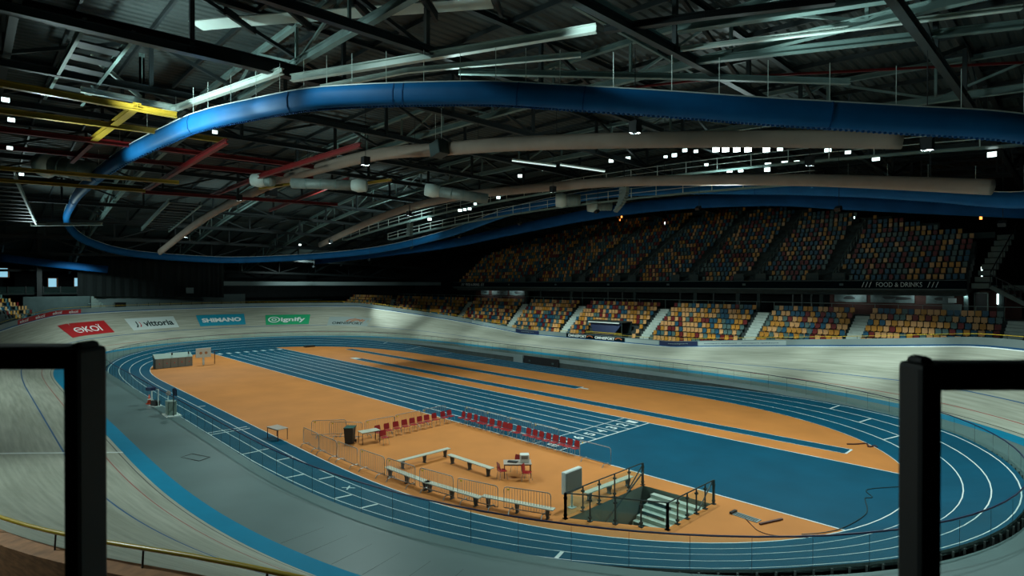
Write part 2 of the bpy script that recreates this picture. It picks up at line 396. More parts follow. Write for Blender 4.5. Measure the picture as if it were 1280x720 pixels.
def strip(name, y0, y1, x0, x1, z, m, parent):
    L, R = clip_y(y0, y1, x0, x1); mb = MB()
    for i in range(len(L)-1): mb.poly([(L[i][0], L[i][1], z), (R[i][0], R[i][1], z), (R[i+1][0], R[i+1][1], z), (L[i+1][0], L[i+1][1], z)])
    return mb.build(name, m, parent)
def rect(name, x0, x1, y0, y1, z, m, parent):
    mb = MB(); mb.poly([(x0, y0, z), (x1, y0, z), (x1, y1, z), (x0, y1, z)]); return mb.build(name, m, parent)
strip('sprint_surface', 0, 9.76, None, None, .006, 'blue', floor)
LW = 1.22
for i in range(9):
    y = i*LW; x0 = clip_y(y, y+.01)[0][0][0]; x1 = clip_y(y, y+.01)[1][0][0]
    a, b = (x0, x1) if i in (0, 8) else (-62.5, 0)
    rect('lane_line', a, b, y-.045, y+.045, .012, 'line', floor)
rect('start_line', -.05, .05, 0, 9.76, .013, 'line', floor)
rect('start_line', -2.15, -2.08, 0, 9.76, .013, 'line', floor)
for i in range(8):
    y = (i+.5)*LW
    t = fit_text(str(8-i), .5, .85, .02)
    mapped('lane_number', t, lambda u, v, y=y: (-1.05-v, y+u, .016), 'line', floor)
    rect('finish_mark', -65.8, -64.4, y-.25, y+.25, .013, 'dashed', floor)
# jump runways on the far side
def runway(y0, x0, x1, w_=1.22):
    rect('runway', x0, x1, y0, y0+w_, .006, 'blue', floor)
    for y in (y0, y0+w_): rect('runway_line', x0, x1, y-.03, y+.03, .012, 'line', floor)
    rect('runway_line', x1-.06, x1+.06, y0, y0+w_, .013, 'line', floor)
runway(11.66, -46.5, 12.14); runway(16.35, -58, -12.3)
rect('runway_line', -12.2, -11.3, 16.9, 17.2, .012, 'dashed', floor); rect('runway_line', -48, -46.5, 11.8, 12.7, .012, 'dashed', floor)

# ------------------------------------------------------------------ 200 m lanes round the infield
mb = MB()
pr = [-.05, .0]; mm = [0]
for i in range(4):
    pr += [.98*(i+1)-.05, .98*(i+1)]; mm += [1, 0]
pr += [4.1]; mm += [1]
S2 = so
for i in range(NO):
    a = S2[i]; b = S2[(i+1) % NO]
    for j, mi in enumerate(mm):
        p, q = pr[j], pr[j+1]; zz = .012 if j == 0 else None
        f = lambda s, o: (ovpt(s, o) if o > 0 else ovpt(s, o, .014))
        mb.poly([f(a, p), f(b, p), f(b, q), f(a, q)], mi)
lanes = mb.build('running_track', ['line', 'blue'])
tag(lanes, 'blue rubber four lane running oval with white lines around the orange infield', 'running track')
def cross(s, o0, o1, name='stagger_line', wd=.06, m='line'):
    mb = MB(); mb.poly([V3(ovpt(s-wd, o0)[:2], ovpt(s-wd, o0)[2]+.008), V3(ovpt(s+wd, o0)[:2], ovpt(s+wd, o0)[2]+.008), V3(ovpt(s+wd, o1)[:2], ovpt(s+wd, o1)[2]+.008), V3(ovpt(s-wd, o1)[:2], ovpt(s-wd, o1)[2]+.008)])
    return mb.build(name, m, lanes)
CROSS = [((1037, 505), 2.94, 3.92), ]
for s, a, b in STAG: cross(s, a, b)
xm = fit_text('X', .55, .45, .02); mapped('lane_letter', xm, lambda u, v: V3(ovpt(7.75+u, 1.47+v)[:2], ovpt(7.75, 1.5+v)[2]+.01), 'dashed', lanes)
# wall between the sunken lanes and the raised apron: shade of the recess put into its dark colour, lighter board on top
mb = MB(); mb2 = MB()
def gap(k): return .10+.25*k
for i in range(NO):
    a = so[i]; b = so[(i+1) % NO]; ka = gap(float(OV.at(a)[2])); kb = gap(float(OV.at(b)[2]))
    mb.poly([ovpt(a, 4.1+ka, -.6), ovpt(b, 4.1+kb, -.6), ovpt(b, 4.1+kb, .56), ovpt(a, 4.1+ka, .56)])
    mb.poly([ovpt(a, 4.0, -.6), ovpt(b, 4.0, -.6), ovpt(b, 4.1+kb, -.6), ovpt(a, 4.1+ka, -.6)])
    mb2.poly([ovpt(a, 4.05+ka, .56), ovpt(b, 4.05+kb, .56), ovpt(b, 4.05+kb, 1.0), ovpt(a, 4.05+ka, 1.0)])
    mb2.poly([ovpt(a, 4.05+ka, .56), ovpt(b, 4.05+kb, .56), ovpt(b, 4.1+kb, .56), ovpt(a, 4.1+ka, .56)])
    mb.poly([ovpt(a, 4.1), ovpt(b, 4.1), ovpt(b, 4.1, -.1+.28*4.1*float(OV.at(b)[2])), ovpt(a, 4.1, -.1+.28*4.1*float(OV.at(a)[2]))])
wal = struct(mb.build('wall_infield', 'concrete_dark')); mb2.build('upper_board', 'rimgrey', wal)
mb = MB()
for i in range(0, 2*NO):
    sx = OV.per*i/(2*NO); k = float(OV.at(sx)[2])
    if k > .2: p = ovpt(sx, 4.05); q = ovpt(sx, 4.1+.12*k, -.5); mb.bar(q, (q[0], q[1], p[2]-.03), .06, .06)
tag(mb.build('bend_supports', 'concrete_dark', wal), kind='stuff')

# ------------------------------------------------------------------ apron, azure band, banked boards
mb = MB()
ai = []
for s in sv:
    p, n_, k_ = VE.at(s); q = p+n_*-.85; os_, off, kk = OV.near(q); g = 4.05+gap(kk)
    ai.append((ovpt(os_, g, 1.0), V3(q, 1.13)))
for i in range(NV):
    (a, b), (c, d) = ai[i], ai[(i+1) % NV]; mb.poly([a, c, d, b])
apron = tag(mb.build('apron', 'apron'), 'smooth grey flat apron between the running lanes and the azure band', 'apron')
mb = MB()
T_ = [0, .18, .23, .88, .93, 2.40, 2.48, 4.6, 6.90, 7.0]; TM = [0, 1, 0, 2, 0, 3, 0, 0, 4]
for i in range(NV):
    a = sv[i]; b = sv[(i+1) % NV]; bu = a+VE.per/NV
    mb.poly([veoff(a, -.85, 1.13), veoff(b, -.85, 1.13), vept(b, 0), vept(a, 0)], 5)
    for j, mi in enumerate(TM):
        p, q = T_[j], T_[j+1]
        mb.poly([vept(a, p), vept(b, p), vept(b, q), vept(a, q)], mi, [(a, p), (bu, p), (bu, q), (a, q)])
track = tag(mb.build('cycling_track', ['track', 'blackline', 'redline', 'blueline', 'rimwhite', 'azur']), 'banked pale wooden cycling track with azure inner band and coloured lines', 'cycling track')
def track_quad(name, s0, s1, t0, t1, m, lift=.012, nseg=8, par=None):
    mb = MB()
    for i in range(nseg):
        a = s0+(s1-s0)*i/nseg; b = s0+(s1-s0)*(i+1)/nseg
        mb.poly([vept(a, t0, lift), vept(b, t0, lift), vept(b, t1, lift), vept(a, t1, lift)])
    return mb.build(name, m, par if par else track)
track_quad('finish_line', 249.15, 249.40, 0, 7, 'rimwhite', nseg=1)
# seams in the apron boards
mb = MB()
for i in range(46):
    sx = (VE.per-22+1.35*i) % VE.per; p, n_, k_ = VE.at(sx); q = p+n_*-.9; os_, off, kk = OV.near(q)
    if i > 27: mb.bar(Vector(ovpt(os_, 4.3+gap(kk), 1.002)), Vector(V3(q, 1.13)), .012, .006)
tag(mb.build('apron_seams', 'concrete_dark', apron), kind='stuff')
mb = MB()   # little floor hatch outline near the finish line
for a, b in (((-10.6, -17.1), (-9.3, -16.6)), ((-9.3, -16.6), (-9.0, -17.2)), ((-9.0, -17.2), (-10.3, -17.7)), ((-10.3, -17.7), (-10.6, -17.1))):
    mb.bar((a[0], a[1], 1.085), (b[0], b[1], 1.085), .04, .01)
mb.build('floor_hatch', 'black_plastic', apron)

# rim wall on the far side and left; low plywood cap on the near right bend
NEAR = lambda s: (s < 62 or s > 240)
mb = MB(); wb = MB(); blu = MB()
for i in range(NV):
    a = sv[i]; b = sv[(i+1) % NV]
    if NEAR(a) and a < 61.5 or a > 240:
        wb.poly([vetop(a, 0, 0), vetop(b, 0, 0), vetop(b, .02, .07), vetop(a, .02, .07)]); wb.poly([vetop(a, .02, .07), vetop(b, .02, .07), vetop(b, .42, .05), vetop(a, .42, .05)])
        wb.poly([vetop(a, .42, .05), vetop(b, .42, .05), vetop(b, .46, -.6), vetop(a, .46, -.6)])
        mb.poly([vetop(a, .44, -.6), vetop(b, .44, -.6), veoff(b, 7.2, 0), veoff(a, 7.2, 0)], 1)
    else:
        blu.poly([vetop(a, 0, 0), vetop(b, 0, 0), vetop(b, 0, .13), vetop(a, 0, .13)])
        mb.poly([vetop(a, 0, .13), vetop(b, 0, .13), vetop(b, .0, .68), vetop(a, .0, .68)], 0)
        mb.poly([vetop(a, 0, .68), vetop(b, 0, .68), vetop(b, .09, .68), vetop(a, .09, .68)], 0)
        mb.poly([vetop(a, .09, .68), vetop(b, .09, .68), vetop(b, .09, -.5), vetop(a, .09, -.5)], 1)
rim = struct(mb.build('wall_rim', ['rimgrey', 'wall_grey']))
blu.build('blue_edge_stripe', 'blueline', rim); wb.build('wood_cap', 'wood', rim)
gr = thing('guard_rail', 'yellow tubular guard rail on dark posts around the track rim', 'guard rail')
pts = []
for i in range(NV):
    s = sv[i]; near = s < 61.5 or s > 240
    pts.append(vetop(s, .10, .42 if near else .92))
mb = MB(); mb.tube(pts, [.042 if (s_ < 61.5 or s_ > 240) else .022 for s_ in sv], 6, closed=True); mb.build('top_rail', 'yellow', gr, smooth=True)
nP = 100
for i in range(nP):
    s = (VE.per*i/nP+1.05) % VE.per; near = s < 61.5 or s > 240
    mb = MB(); mb.bar(vetop(s, .12, .05 if near else .66), vetop(s, .10, .40 if near else .9), .03, .03); mb.build('rail_post', 'dark', gr)

# ------------------------------------------------------------------ adverts on the boards
def ad(name, label, s_left, s_right, t0, t1, bg_, items, surf='track'):
    # x runs left to right as seen from the infield side (decreasing arc), y up the slope
    W = abs(s_left-s_right); H = t1-t0; sc_ = (s_left+s_right)/2; tc_ = (t0+t1)/2
    if surf == 'track': F = lambda x, y, l: vept(sc_-x, tc_+y, l)
    else: F = lambda x, y, l: vetop(sc_-x, -l, tc_+y)
    t = thing(name, label, 'advert')
    mb = MB(); n_ = max(4, int(W))
    for i in range(n_):
        x0 = -W/2+W*i/n_; x1 = -W/2+W*(i+1)/n_
        mb.poly([F(x0, -H/2, .015), F(x1, -H/2, .015), F(x1, H/2, .015), F(x0, H/2, .015)])
    pn = mb.build('panel', bg_, t)
    for nm, shp, m_ in items: mapped(nm, shp, lambda x, y: F(x, y, .03), m_, pn)
    return t
def sh(shape, dx, dy): return [(x+dx, y+dy) for x, y in shape[0]], shape[1]
def ringshape(cx, cy, r0, r1, rx=1, a0=0, a1=360, n=28):
    v = []; f = []
    for i in range(n+1):
        a = math.radians(a0+(a1-a0)*i/n); v += [(cx+rx*r0*math.cos(a), cy+r0*math.sin(a)), (cx+rx*r1*math.cos(a), cy+r1*math.sin(a))]
    for i in range(n): f.append((2*i, 2*i+1, 2*i+3, 2*i+2))
    return v, f
def quad(*p): return list(p), [tuple(range(len(p)))]
ad('track_advert', 'red track advert reading ekoi in white outlined letters', 195.35, 188.65, 3.1, 5.45, 'red_ad',
   [('lettering', sh(fit_text('KOÏ', 2.7, 1.25, .015), .85, -.02), 'ad_text_w'),
    ('lettering', ringshape(-1.35, -.15, .34, .48, 1.5, -50, 290), 'ad_text_w'), ('lettering', quad((-2.0, -.22), (-.75, -.12), (-.75, 0), (-2.0, -.1)), 'ad_text_w')])
ad('track_advert', 'white track advert reading vittoria in dark letters with a red stripe', 185.9, 179.6, 3.1, 5.5, 'white_ad',
   [('lettering', sh(fit_text('vittoria', 3.9, 1.15, .03), .75, -.05), 'ad_text_d'),
    ('lettering', ringshape(-2.35, 0, .45, .72, .55, -90, 20), 'ad_text_d'), ('lettering', quad((-2.1, 0), (-1.95, 0), (-1.95, .5), (-2.1, .5)), 'ad_text_d'),
    ('lettering', ringshape(-1.85, 0, .45, .66, .45, -90, 40), 'ad_text_r')])
ad('track_advert', 'cyan track advert reading shimano in heavy white capitals', 176.75, 170.5, 3.0, 5.5, 'cyan_ad',
   [('lettering', sh(fit_text('SHIMANO', 5.2, .95, .05), 0, 0), 'ad_text_w')])
ad('track_advert', 'green track advert with a circled mark and white signify lettering', 167.7, 161.4, 2.7, 5.05, 'green_ad',
   [('lettering', sh(fit_text('ignify', 3.5, 1.25, .03), .75, -.08), 'ad_text_w'), ('lettering', ringshape(-1.95, .02, .52, .68, 1.25), 'ad_text_w'),
    ('lettering', ringshape(-1.95, .02, .16, .30, 1.25), 'ad_text_w')])
ad('track_advert', 'pale grey track advert reading omnisport under an orange swoosh', 158.5, 151.9, 2.35, 4.45, 'grey_ad',
   [('lettering', sh(fit_text('OMNISPORT', 4.9, .6, .02), -.15, -.45), 'ad_text_d'),
    ('swoosh', ringshape(1.0, -.2, .62, .78, 2.0, 60, 170), 'ad_text_o'), ('swoosh', ringshape(1.3, -.2, .42, .56, 2.0, 50, 170), 'ad_text_o'), ('swoosh', quad((1.6, 0), (1.8, 0), (2.2, .55), (1.95, .6)), 'ad_text_o'), ('swoosh', quad((2.0, 0), (2.2, 0), (2.5, .5), (2.35, .55)), 'ad_text_o')])
it = []
for i in range(4):
    it += [('lettering', sh(fit_text('ekoï', 1.3, .36, .02), -3.4+2.25*i, 0), 'ad_text_w')]
ad('rim_advert', 'long red rim board with four white ekoi logos at the left bend', 199.4, 190.7, .10, .62, 'red_ad', it, 'rim')
ad('rim_advert', 'navy blue rim banner below the third block of seats', 125.7, 120.9, .10, .60, 'navy', [('lettering', fit_text('omnisport', 2.6, .16, .01), 'grey_ad')], 'rim')
ad('rim_advert', 'long white rim banner left of the short navy banner', 134.9, 125.9, .12, .55, 'banner', [('lettering', fit_text('omnisport apeldoorn  omnisport apeldoorn', 7.6, .14, .01), 'cyan_ad')], 'rim')
it = [('lettering', sh(fit_text('OMNISPORT', 3.2, .36, .04), -2.9, 0), 'ad_text_w'), ('swoosh', ringshape(-.75, -.22, .3, .42, 1.6, 30, 150), 'ad_text_o'),
      ('lettering', sh(fit_text('OMNISPORT', 3.2, .36, .04), 1.7, 0), 'ad_text_w'), ('swoosh', ringshape(3.9, -.22, .3, .42, 1.6, 30, 150), 'ad_text_o')]
ad('rim_advert', 'dark green rim board with OMNISPORT printed twice under the judges cabin', 115.7, 106.0, .10, .64, 'fascia', it, 'rim')
ad('rim_advert', 'plain white rim banner beside the double OMNISPORT board', 105.9, 101.1, .12, .58, 'banner', [], 'rim')
ad('rim_advert', 'navy blue rim banner left of the long white printed banner', 101.0, 96.1, .10, .64, 'navy', [('lettering', fit_text('omnisport', 2.6, .16, .01), 'grey_ad')], 'rim')
ad('rim_advert', 'long white rim banner with two lines of small grey print', 96.0, 86.8, .12, .58, 'banner', [('lettering', fit_text('omnisport apeldoorn    omnisport apeldoorn', 7.8, .16, .01), 'navy')], 'rim')

# ------------------------------------------------------------------ glass balustrade on the edge of the lanes
gb = thing('glass_balustrade', 'long clear glass balustrade with navy handrail around the running oval', 'balustrade')
nG = 136
for i in range(nG):
    a = OV.per*i/nG+.02; b = OV.per*(i+1)/nG-.02
    mb = MB()
    A = ovpt(a, 4.16, .98); B = ovpt(b, 4.16, .98); C = ovpt(a, 4.175, .98); D = ovpt(b, 4.175, .98)
    up = 1.08
    q = [A, B, (B[0], B[1], B[2]+up), (A[0], A[1], A[2]+up)]
    mb.poly(q)
    mb.build('pane', 'glass', gb, recalc=False)
mb = MB(); mb.tube([ovpt(s, 4.14, 2.11) for s in so], .032, 6, closed=True); mb.build('handrail', 'rail_navy', gb, smooth=True)
mb = MB()
for i in range(nG): p = ovpt(OV.per*i/nG, 4.17, .9); mb.bar(p, (p[0], p[1], 2.08), .012, .012)
tag(mb.build('pane_joints', 'rail_dark', gb), kind='stuff')

# ------------------------------------------------------------------ hall shell
XL, XR, YN, YF = -112, 46, -48, 66
def zb(x): d = x+27; return 22.4-(4.6 if d < 0 else 2.2)*(d/53)**2
def box_struct(name, lo, hi, m):
    mb = MB(); mb.box(lo, hi); return struct(mb.build(name, m))
box_struct('wall_left', (XL-.3, YN, -3), (XL, YF, 30), 'wall_dark')
box_struct('wall_right', (XR, YN, -3), (XR+.3, YF, 30), 'wall_dark')
box_struct('wall_far', (XL, YF, -3), (XR, YF+.3, 30), 'wall_dark')
box_struct('wall_near', (XL, YN-.3, -3), (XR, YN, 30), 'wall_dark')
mb = MB(); mb.poly([(XL, YN, -.7), (XR, YN, -.7), (XR, YF, -.7), (XL, YF, -.7)])
r = mb.build('floor', 'concrete_dark'); struct(r)
# cut the sub-floor round the pit by rebuilding it as four pieces
bpy.data.objects.remove(r); mb = MB()
for lo, hi in (((XL, YN), (6.4, YF)), ((10.8, YN), (XR, YF)), ((6.4, YN), (10.8, -7.6)), ((6.4, -.8), (10.8, YF))):
    mb.poly([(lo[0], lo[1], -.7), (hi[0], lo[1], -.7), (hi[0], hi[1], -.7), (lo[0], hi[1], -.7)])
struct(mb.build('floor', 'concrete_dark'))
# corrugated roof sheet following the arch
mb = MB(); xs = []; x = XL; k = 0
while x < XR:
    xs += [(x, 0), (x+.22, 0), (x+.32, .08), (x+.54, .08)]; x += .64
ys = [YN, -30, -14, 4, 22, 40, YF]
def zroof(x, y): return zb(x)+3.4-1.6*((y-6)/50)**2
base = []
for (x, dz) in xs:
    for y in ys: mb.v.append((x, y, zroof(x, y)+dz))
ny = len(ys)
for i in range(len(xs)-1):
    for j in range(ny-1):
        a = i*ny+j; mb.f.append((a, a+1, a+ny+1, a+ny)); mb.m.append(0); mb.uv.append(None)
struct(mb.build('ceiling', 'deck', recalc=False))

# primary trusses across the hall (along Y), secondary along X
def truss(name, label, a, b, depth, n, zf, m='steel', w_=.22, inv=False):
    a = Vector(a); b = Vector(b)
    t = thing(name, label, 'truss', (0, 0, 0))
    P0 = []; P1 = []
    for i in range(n+1):
        p = a.lerp(b, i/n); z = zf(p.x, p.y); P0.append(Vector((p.x, p.y, z))); P1.append(Vector((p.x, p.y, z+depth)))
    mb = MB()
    for i in range(n): mb.ibeam(P0[i], P0[i+1], .34, .42)
    mb.build('bottom_chord', m, t)
    mb = MB()
    for i in range(n): mb.ibeam(P1[i], P1[i+1], .3, .32)
    mb.build('top_chord', m, t)
    for i in range(n+1):
        mb = MB(); mb.bar(P0[i], P1[i], w_, w_); mb.build('truss_post', m, t)
    for i in range(n):
        p, q = (P0[i], P1[i+1]) if (i % 2) ^ inv else (P1[i], P0[i+1])
        mb = MB(); mb.bar(p, q, w_*.9, w_*.9); mb.build('truss_brace', m, t)
    return t
ords = ['first', 'second', 'third', 'fourth', 'fifth', 'sixth', 'seventh', 'eighth', 'ninth', 'tenth', 'eleventh', 'twelfth', 'thirteenth', 'fourteenth']
TX = [-104, -94, -84, -74, -64, -54, -45, -36, -27.5, -18.5, -9.7, -1, 8, 17]
for i, x in enumerate(TX):
    m_ = 'steel' if x in (-9.7, -1, 8, 17, -45, -64) else 'steel'
    truss('roof_truss', 'dark steel roof truss running across the hall, %s counted from the left end wall' % ords[i], (x, -34, 0), (x, 58, 0), 3.0, 11, lambda X, Y: zb(X)-1.2*((Y-6)/50)**2, m_)
for i, y in enumerate([-24, -12, 3, 18, 33, 48]):
    truss('arched_truss', 'slim grey-green arched truss running lengthwise under the roof, %s from the camera side' % ords[i], (-108, y, 0), (40, y, 0), 2.2, 24, lambda X, Y: zb(X)+.6-1.2*((Y-6)/50)**2, 'teal_steel' if i in (1, 2, 3) else 'steel', .15, True)
# purlins: flat beams under the sheet, one stuff mesh of steel
mb = MB()
for j in range(26):
    y = -32+j*3.6
    for i in range(12):
        x0 = -108+i*12.5; mb.bar((x0, y, zroof(x0, y)-.2), (x0+12.5, y, zroof(x0+12.5, y)-.2), .14, .28)
tag(mb.build('roof_purlins', 'steel'), 'thin dark purlins lying close under the corrugated roof sheet', 'beam', kind='stuff')
# ladder like ventilation grilles (slatted frames) hung in the roof
def ladder(name, label, a, b, wd, n, m='teal_steel', slat='steel'):
    a = Vector(a); b = Vector(b); d = (b-a); r_ = d.cross(Vector((0, 0, 1))).normalized()*wd/2
    t = thing(name, label, 'roof frame')
    for s_ in (-1, 1):
        mb = MB(); mb.ibeam(a+r_*s_, b+r_*s_, .16, .42); mb.build('side_beam', m, t)
    for i in range(n):
        p = a.lerp(b, (i+.5)/n); mb = MB(); mb.bar(p-r_, p+r_, .45*d.length/n, .1); mb.build('slat', slat, t)
    return t
ladder('slatted_frame', 'dark slatted roof frame with five plates at the upper left', (-9.8, -20.7, 22), (-24.4, -21.0, 22), 1.9, 7, 'teal_steel', 'steel')
ladder('slatted_frame', 'slatted steel frame sloping below the red beams behind the blue ring', (-44, -9, 18.6), (-62, -8, 17), 3, 12)
ladder('slatted_frame', 'slatted steel frame hanging by the left edge above the stand', (-38, -24.5, 18.8), (-62, -21.5, 17), 3.4, 12)
ladder('slatted_frame', 'paired green-grey channel beam crossing the roof above the ring right of centre', (6, -5.4, 23), (6, 5.6, 22.8), .9, 5, 'teal_steel', 'dark')
# monorail and crane beams
def beam(label, pts, m, wd=.28, ht=.34, name='monorail_beam', cat='beam'):
    t = thing(name, label, cat)
    for i in range(len(pts)-1):
        mb = MB(); mb.ibeam(pts[i], pts[i+1], wd, ht, .05); mb.build('beam_segment', m, t)
    return t
beam('pale steel beam rising from the ring to the frame, left of the top edge', [(-20.7, -16.3, 21.3), (-8.4, -13.2, 21.6)], 'pale_steel')
beam('pale steel beam curving high above the ring towards the top centre', [(-8.6, -12.6, 21.4), (-3.5, -9.9, 21.5), (6.6, -5.0, 21.6)], 'pale_steel', .3, .38)
beam('second pale steel beam just over the ring joint', [(-8.6, -10.9, 21.3), (-3.2, -8.6, 21.4), (4.4, -3.4, 21.5)], 'pale_steel', .2, .26)
beam('grey-green beam hanging just over the blue ring right of its joint', [(-1, -6.9, 21.2), (7.6, 3.2, 21.2), (13, 9, 21)], 'teal_steel', .25, .3)
beam('long pale channel beam at the upper right, lower of two', [(8.0, 1.5, 21.5), (20.1, 8.1, 21.5)], 'teal_steel', .3, .34)
beam('long pale channel beam at the upper right, upper of two', [(8.2, -.4, 21.5), (20.2, 6.0, 21.5)], 'pale_steel', .22, .2)
beam('wide grey-green girder at the upper right above the channel beams', [(8.5, -1.2, 22.3), (21, 4.6, 22.2)], 'teal_steel', .4, .7)
beam('black tubular beam crossing above the pale beams at top centre', [(6.9, -4.8, 21.5), (10.7, -2.8, 21.5), (15, -.2, 21.5)], 'dark', .3, .3)
beam('short pale steel beam end on behind the yellow beams', [(-19.3, -20.7, 21.5), (-19.4, -15.8, 21.5)], 'pale_steel', .3, .34)
beam('huge black roof girder across the top left corner', [(-10.9, -27, 22.2), (-9.4, -15, 22.0), (-9.2, -8, 22.0)], 'dark', .5, .75)
beam('mustard yellow crane beam, upper of the pair at the upper left', [(-15.6, -27, 20), (-15.5, -16.6, 20)], 'yellow_steel')
beam('mustard yellow crane beam, lower of the pair at the upper left', [(-21.9, -27, 20), (-19.8, -12.5, 20)], 'yellow_steel')
beam('mustard yellow cross beam joining the two yellow crane beams to the red one', [(-15.3, -18.6, 20.1), (-27, -19.2, 20.1)], 'yellow_steel', .4, .3)
beam('thin mustard beam at the left edge behind the grey duct, upper one', [(-30.8, -27, 18), (-27.8, -13.5, 18)], 'yellow_steel', .3, .26)
beam('thin mustard beam at the left edge behind the grey duct, lower one', [(-37, -27, 18), (-34.3, -14.5, 18)], 'yellow_steel', .3, .26)
beam('dark red crane beam below the yellow ones, upper of two', [(-27.2, -27, 20), (-24.7, -8.8, 20), (-24, -4, 20)], 'red_steel')
beam('dark red crane beam below the yellow ones, lower of two', [(-33.9, -27, 20), (-29.7, -7, 20), (-29, -2, 20)], 'red_steel')
beam('dark red beam running lengthwise from the yellow cross beam behind the ring', [(-27, -19.2, 20), (-34.5, -19.5, 19.8)], 'red_steel')
beam('dark red lengthwise beam rising inside the ring, nearer one', [(-42.3, -13.2, 19), (-16.6, -13.5, 19.2)], 'red_steel')
beam('dark red lengthwise beam rising inside the ring, farther one', [(-40.2, -7.6, 19), (-24.5, -7.9, 19), (-11.5, -6.8, 19.2)], 'red_steel')
beam('thin red sprinkler pipe beneath the roof sheet at the upper right', [(-4.1, 4.7, 23.4), (6, 9.5, 23.2), (19.4, 17.7, 22.6)], 'red_steel', .12, .12, 'sprinkler_pipe', 'pipe')
beam('dark red beam far inside the ring near the first arc duct', [(-45, 0, 18.6), (-24, -1, 19.4)], 'red_steel', .25, .3)
beam('dark red beam crossing the hall inside the ring below the farther red beam', [(-38, -14, 18.4), (-36, 4, 18.8)], 'red_steel', .25, .3)
beam('short yellow beam under the first arc duct', [(-30, -6.6, 18.6), (-25, -4.6, 18.8)], 'yellow_steel', .3, .2)
beam('short yellow beam just behind the first arc duct', [(-24, -1.6, 18.6), (-19, .2, 18.8)], 'yellow_steel', .3, .2)
for i, (a, b) in enumerate([((-34, -3, 18.9), (-44, -6, 18.2)), ]): pass
beam('pale lit beam beside the ring at far left below the duct', [(-66, -20, 17.1), (-58, -14.2, 17.0)], 'pale_steel', .3, .3)

for i, (a, b) in enumerate([((-14.97, 10.48, 21.4), (-12.2, 13.4, 20.9)), ((-11.9, 13.65, 21.0), (-9.06, 16.6, 20.4))]):
    t = thing('trough_light', 'long slanting white light trough between the two beige tubes, %s one' % ('left' if i == 0 else 'right'), 'light')
    mb = MB(); mb.bar(a, b, .5, .12); mb.build('trough', 'pale_steel', t); mb = MB(); mb.bar(Vector(a)-Vector((0, 0, .08)), Vector(b)-Vector((0, 0, .08)), .4, .03); mb.build('diffuser', 'trough', t)
# pale ceiling panels near the top edge and two braces by the yellow beams
SK = [(-11.5, -16.8), (-9.1, -15.1), (-6.5, -13.1), (-3.6, -10.9), (-.9, -8.8), (1.8, -6.7)]
for i in range(5):
    a = Vector((*SK[i], 23.9)); b = Vector((*SK[i+1], 23.9)); d = (b-a); a2 = a+d*.08; b2 = b-d*.08
    mb = MB(); mb.bar(a2, b2, 1.1, .05); o = mb.build('ceiling_panel', 'pale_steel'); tag(o, 'pale ceiling panel in the row along the top edge, %s from the left' % ords[i], 'panel', 'pale ceiling panels')
    mb = MB(); q = d.normalized().cross(Vector((0, 0, 1))); mb.bar(b-q*1.2, b+q*1.2, .16, .4); mb.build('panel_bracket', 'dark', o)
beam('upright grey-green roof post standing on the short pale beam at the upper left', [(-19.4, -17.6, 21.6), (-19.4, -17.6, 24.4)], 'teal_steel', .3, .3, 'roof_post', 'post')
beam('slanting pale brace meeting the upright roof post at the upper left', [(-19.4, -17.6, 21.7), (-19.3, -20.2, 23.6)], 'pale_steel', .25, .25, 'roof_brace', 'brace')

# ------------------------------------------------------------------ hanging rings
def smooth(pts, n=8, closed=False):
    P = [Vector(p) for p in pts]; N = len(P); out = []
    for i in range(N if closed else N-1):
        p0 = P[(i-1) % N] if closed or i > 0 else P[0]*2-P[1]; p1 = P[i]; p2 = P[(i+1) % N]
        p3 = P[(i+2) % N] if closed or i+2 < N else P[-1]*2-P[-2]
        for j in range(n):
            t = j/n; out.append(.5*((2*p1)+(-p0+p2)*t+(2*p0-5*p1+4*p2-p3)*t*t+(-p0+3*p1-3*p2+p3)*t**3))
    if not closed: out.append(P[-1])
    return out
RING = [(20.36, 4.97, 16.2), (16.7, 1.74, 16.7), (12.7, -1.1, 17.3), (9.38, -3.2, 17.9), (5.19, -5.87, 18.6), (2.62, -7.53, 19.0), (-0.53, -9.43, 19.3), (-3.86, -11.49, 19.5), (-6.16, -12.98, 19.5), (-9.41, -14.22, 19.5), (-13.35, -15.5, 19.5), (-17.56, -16.14, 19.5), (-29.54, -17.1, 19.5), (-46.37, -17.27, 19.4), (-64, -16.3, 19.73), (-73, -15.93, 18.56), (-78, -14.36, 17.06), (-80.5, -11.72, 15.85), (-82, -7.49, 14.89), (-82.5, -0.81, 14.38), (-80, 8.31, 14.18), (-74, 19.87, 15.05), (-64, 26.81, 16.19), (-45.56, 26.6, 17.62), (-32.12, 27, 19.77), (-18.91, 27.3, 20.45), (-8.45, 27.3, 19.85), (1.39, 27.2, 18.72), (8.03, 26.8, 17.74), (13.71, 25.2, 16.59), (19.18, 22, 15.26), (22.6, 16, 15.2), (23.2, 10, 15.5)]
ARC1 = [(-70, -5.77, 14.59), (-50, -5.17, 18.0), (-31.43, -4.53, 19.6), (-21.2, -3.64, 19.9), (-15.58, -2.54, 20), (-9.62, -0.98, 19.6), (-4.32, 0.21, 19.2), (1.74, 2.46, 18.7), (7.36, 5.49, 18.3), (11.12, 7.14, 17.9), (15.43, 9.02, 17.4)]
ARC2 = [(-70, 17.98, 16.76), (-44.51, 15, 19.21), (-31.74, 16, 20.29), (-22.26, 17.5, 20.28), (-10.62, 19.2, 19.87), (-0.18, 21, 18.94), (6.3, 21, 18.08), (11.88, 20, 17.05), (18.15, 17, 15.59)]
OUT2 = [(-85.81, 24.6, 14.69), (-71.9, 31.6, 15.99), (-55.2, 34, 16.92), (-39.38, 34, 18.17), (-24.15, 34, 19.24), (-12.37, 34, 19.41), (-1.33, 34, 18.78), (6.04, 34, 17.68), (12.18, 34, 16.76), (18.86, 33, 15.7)]
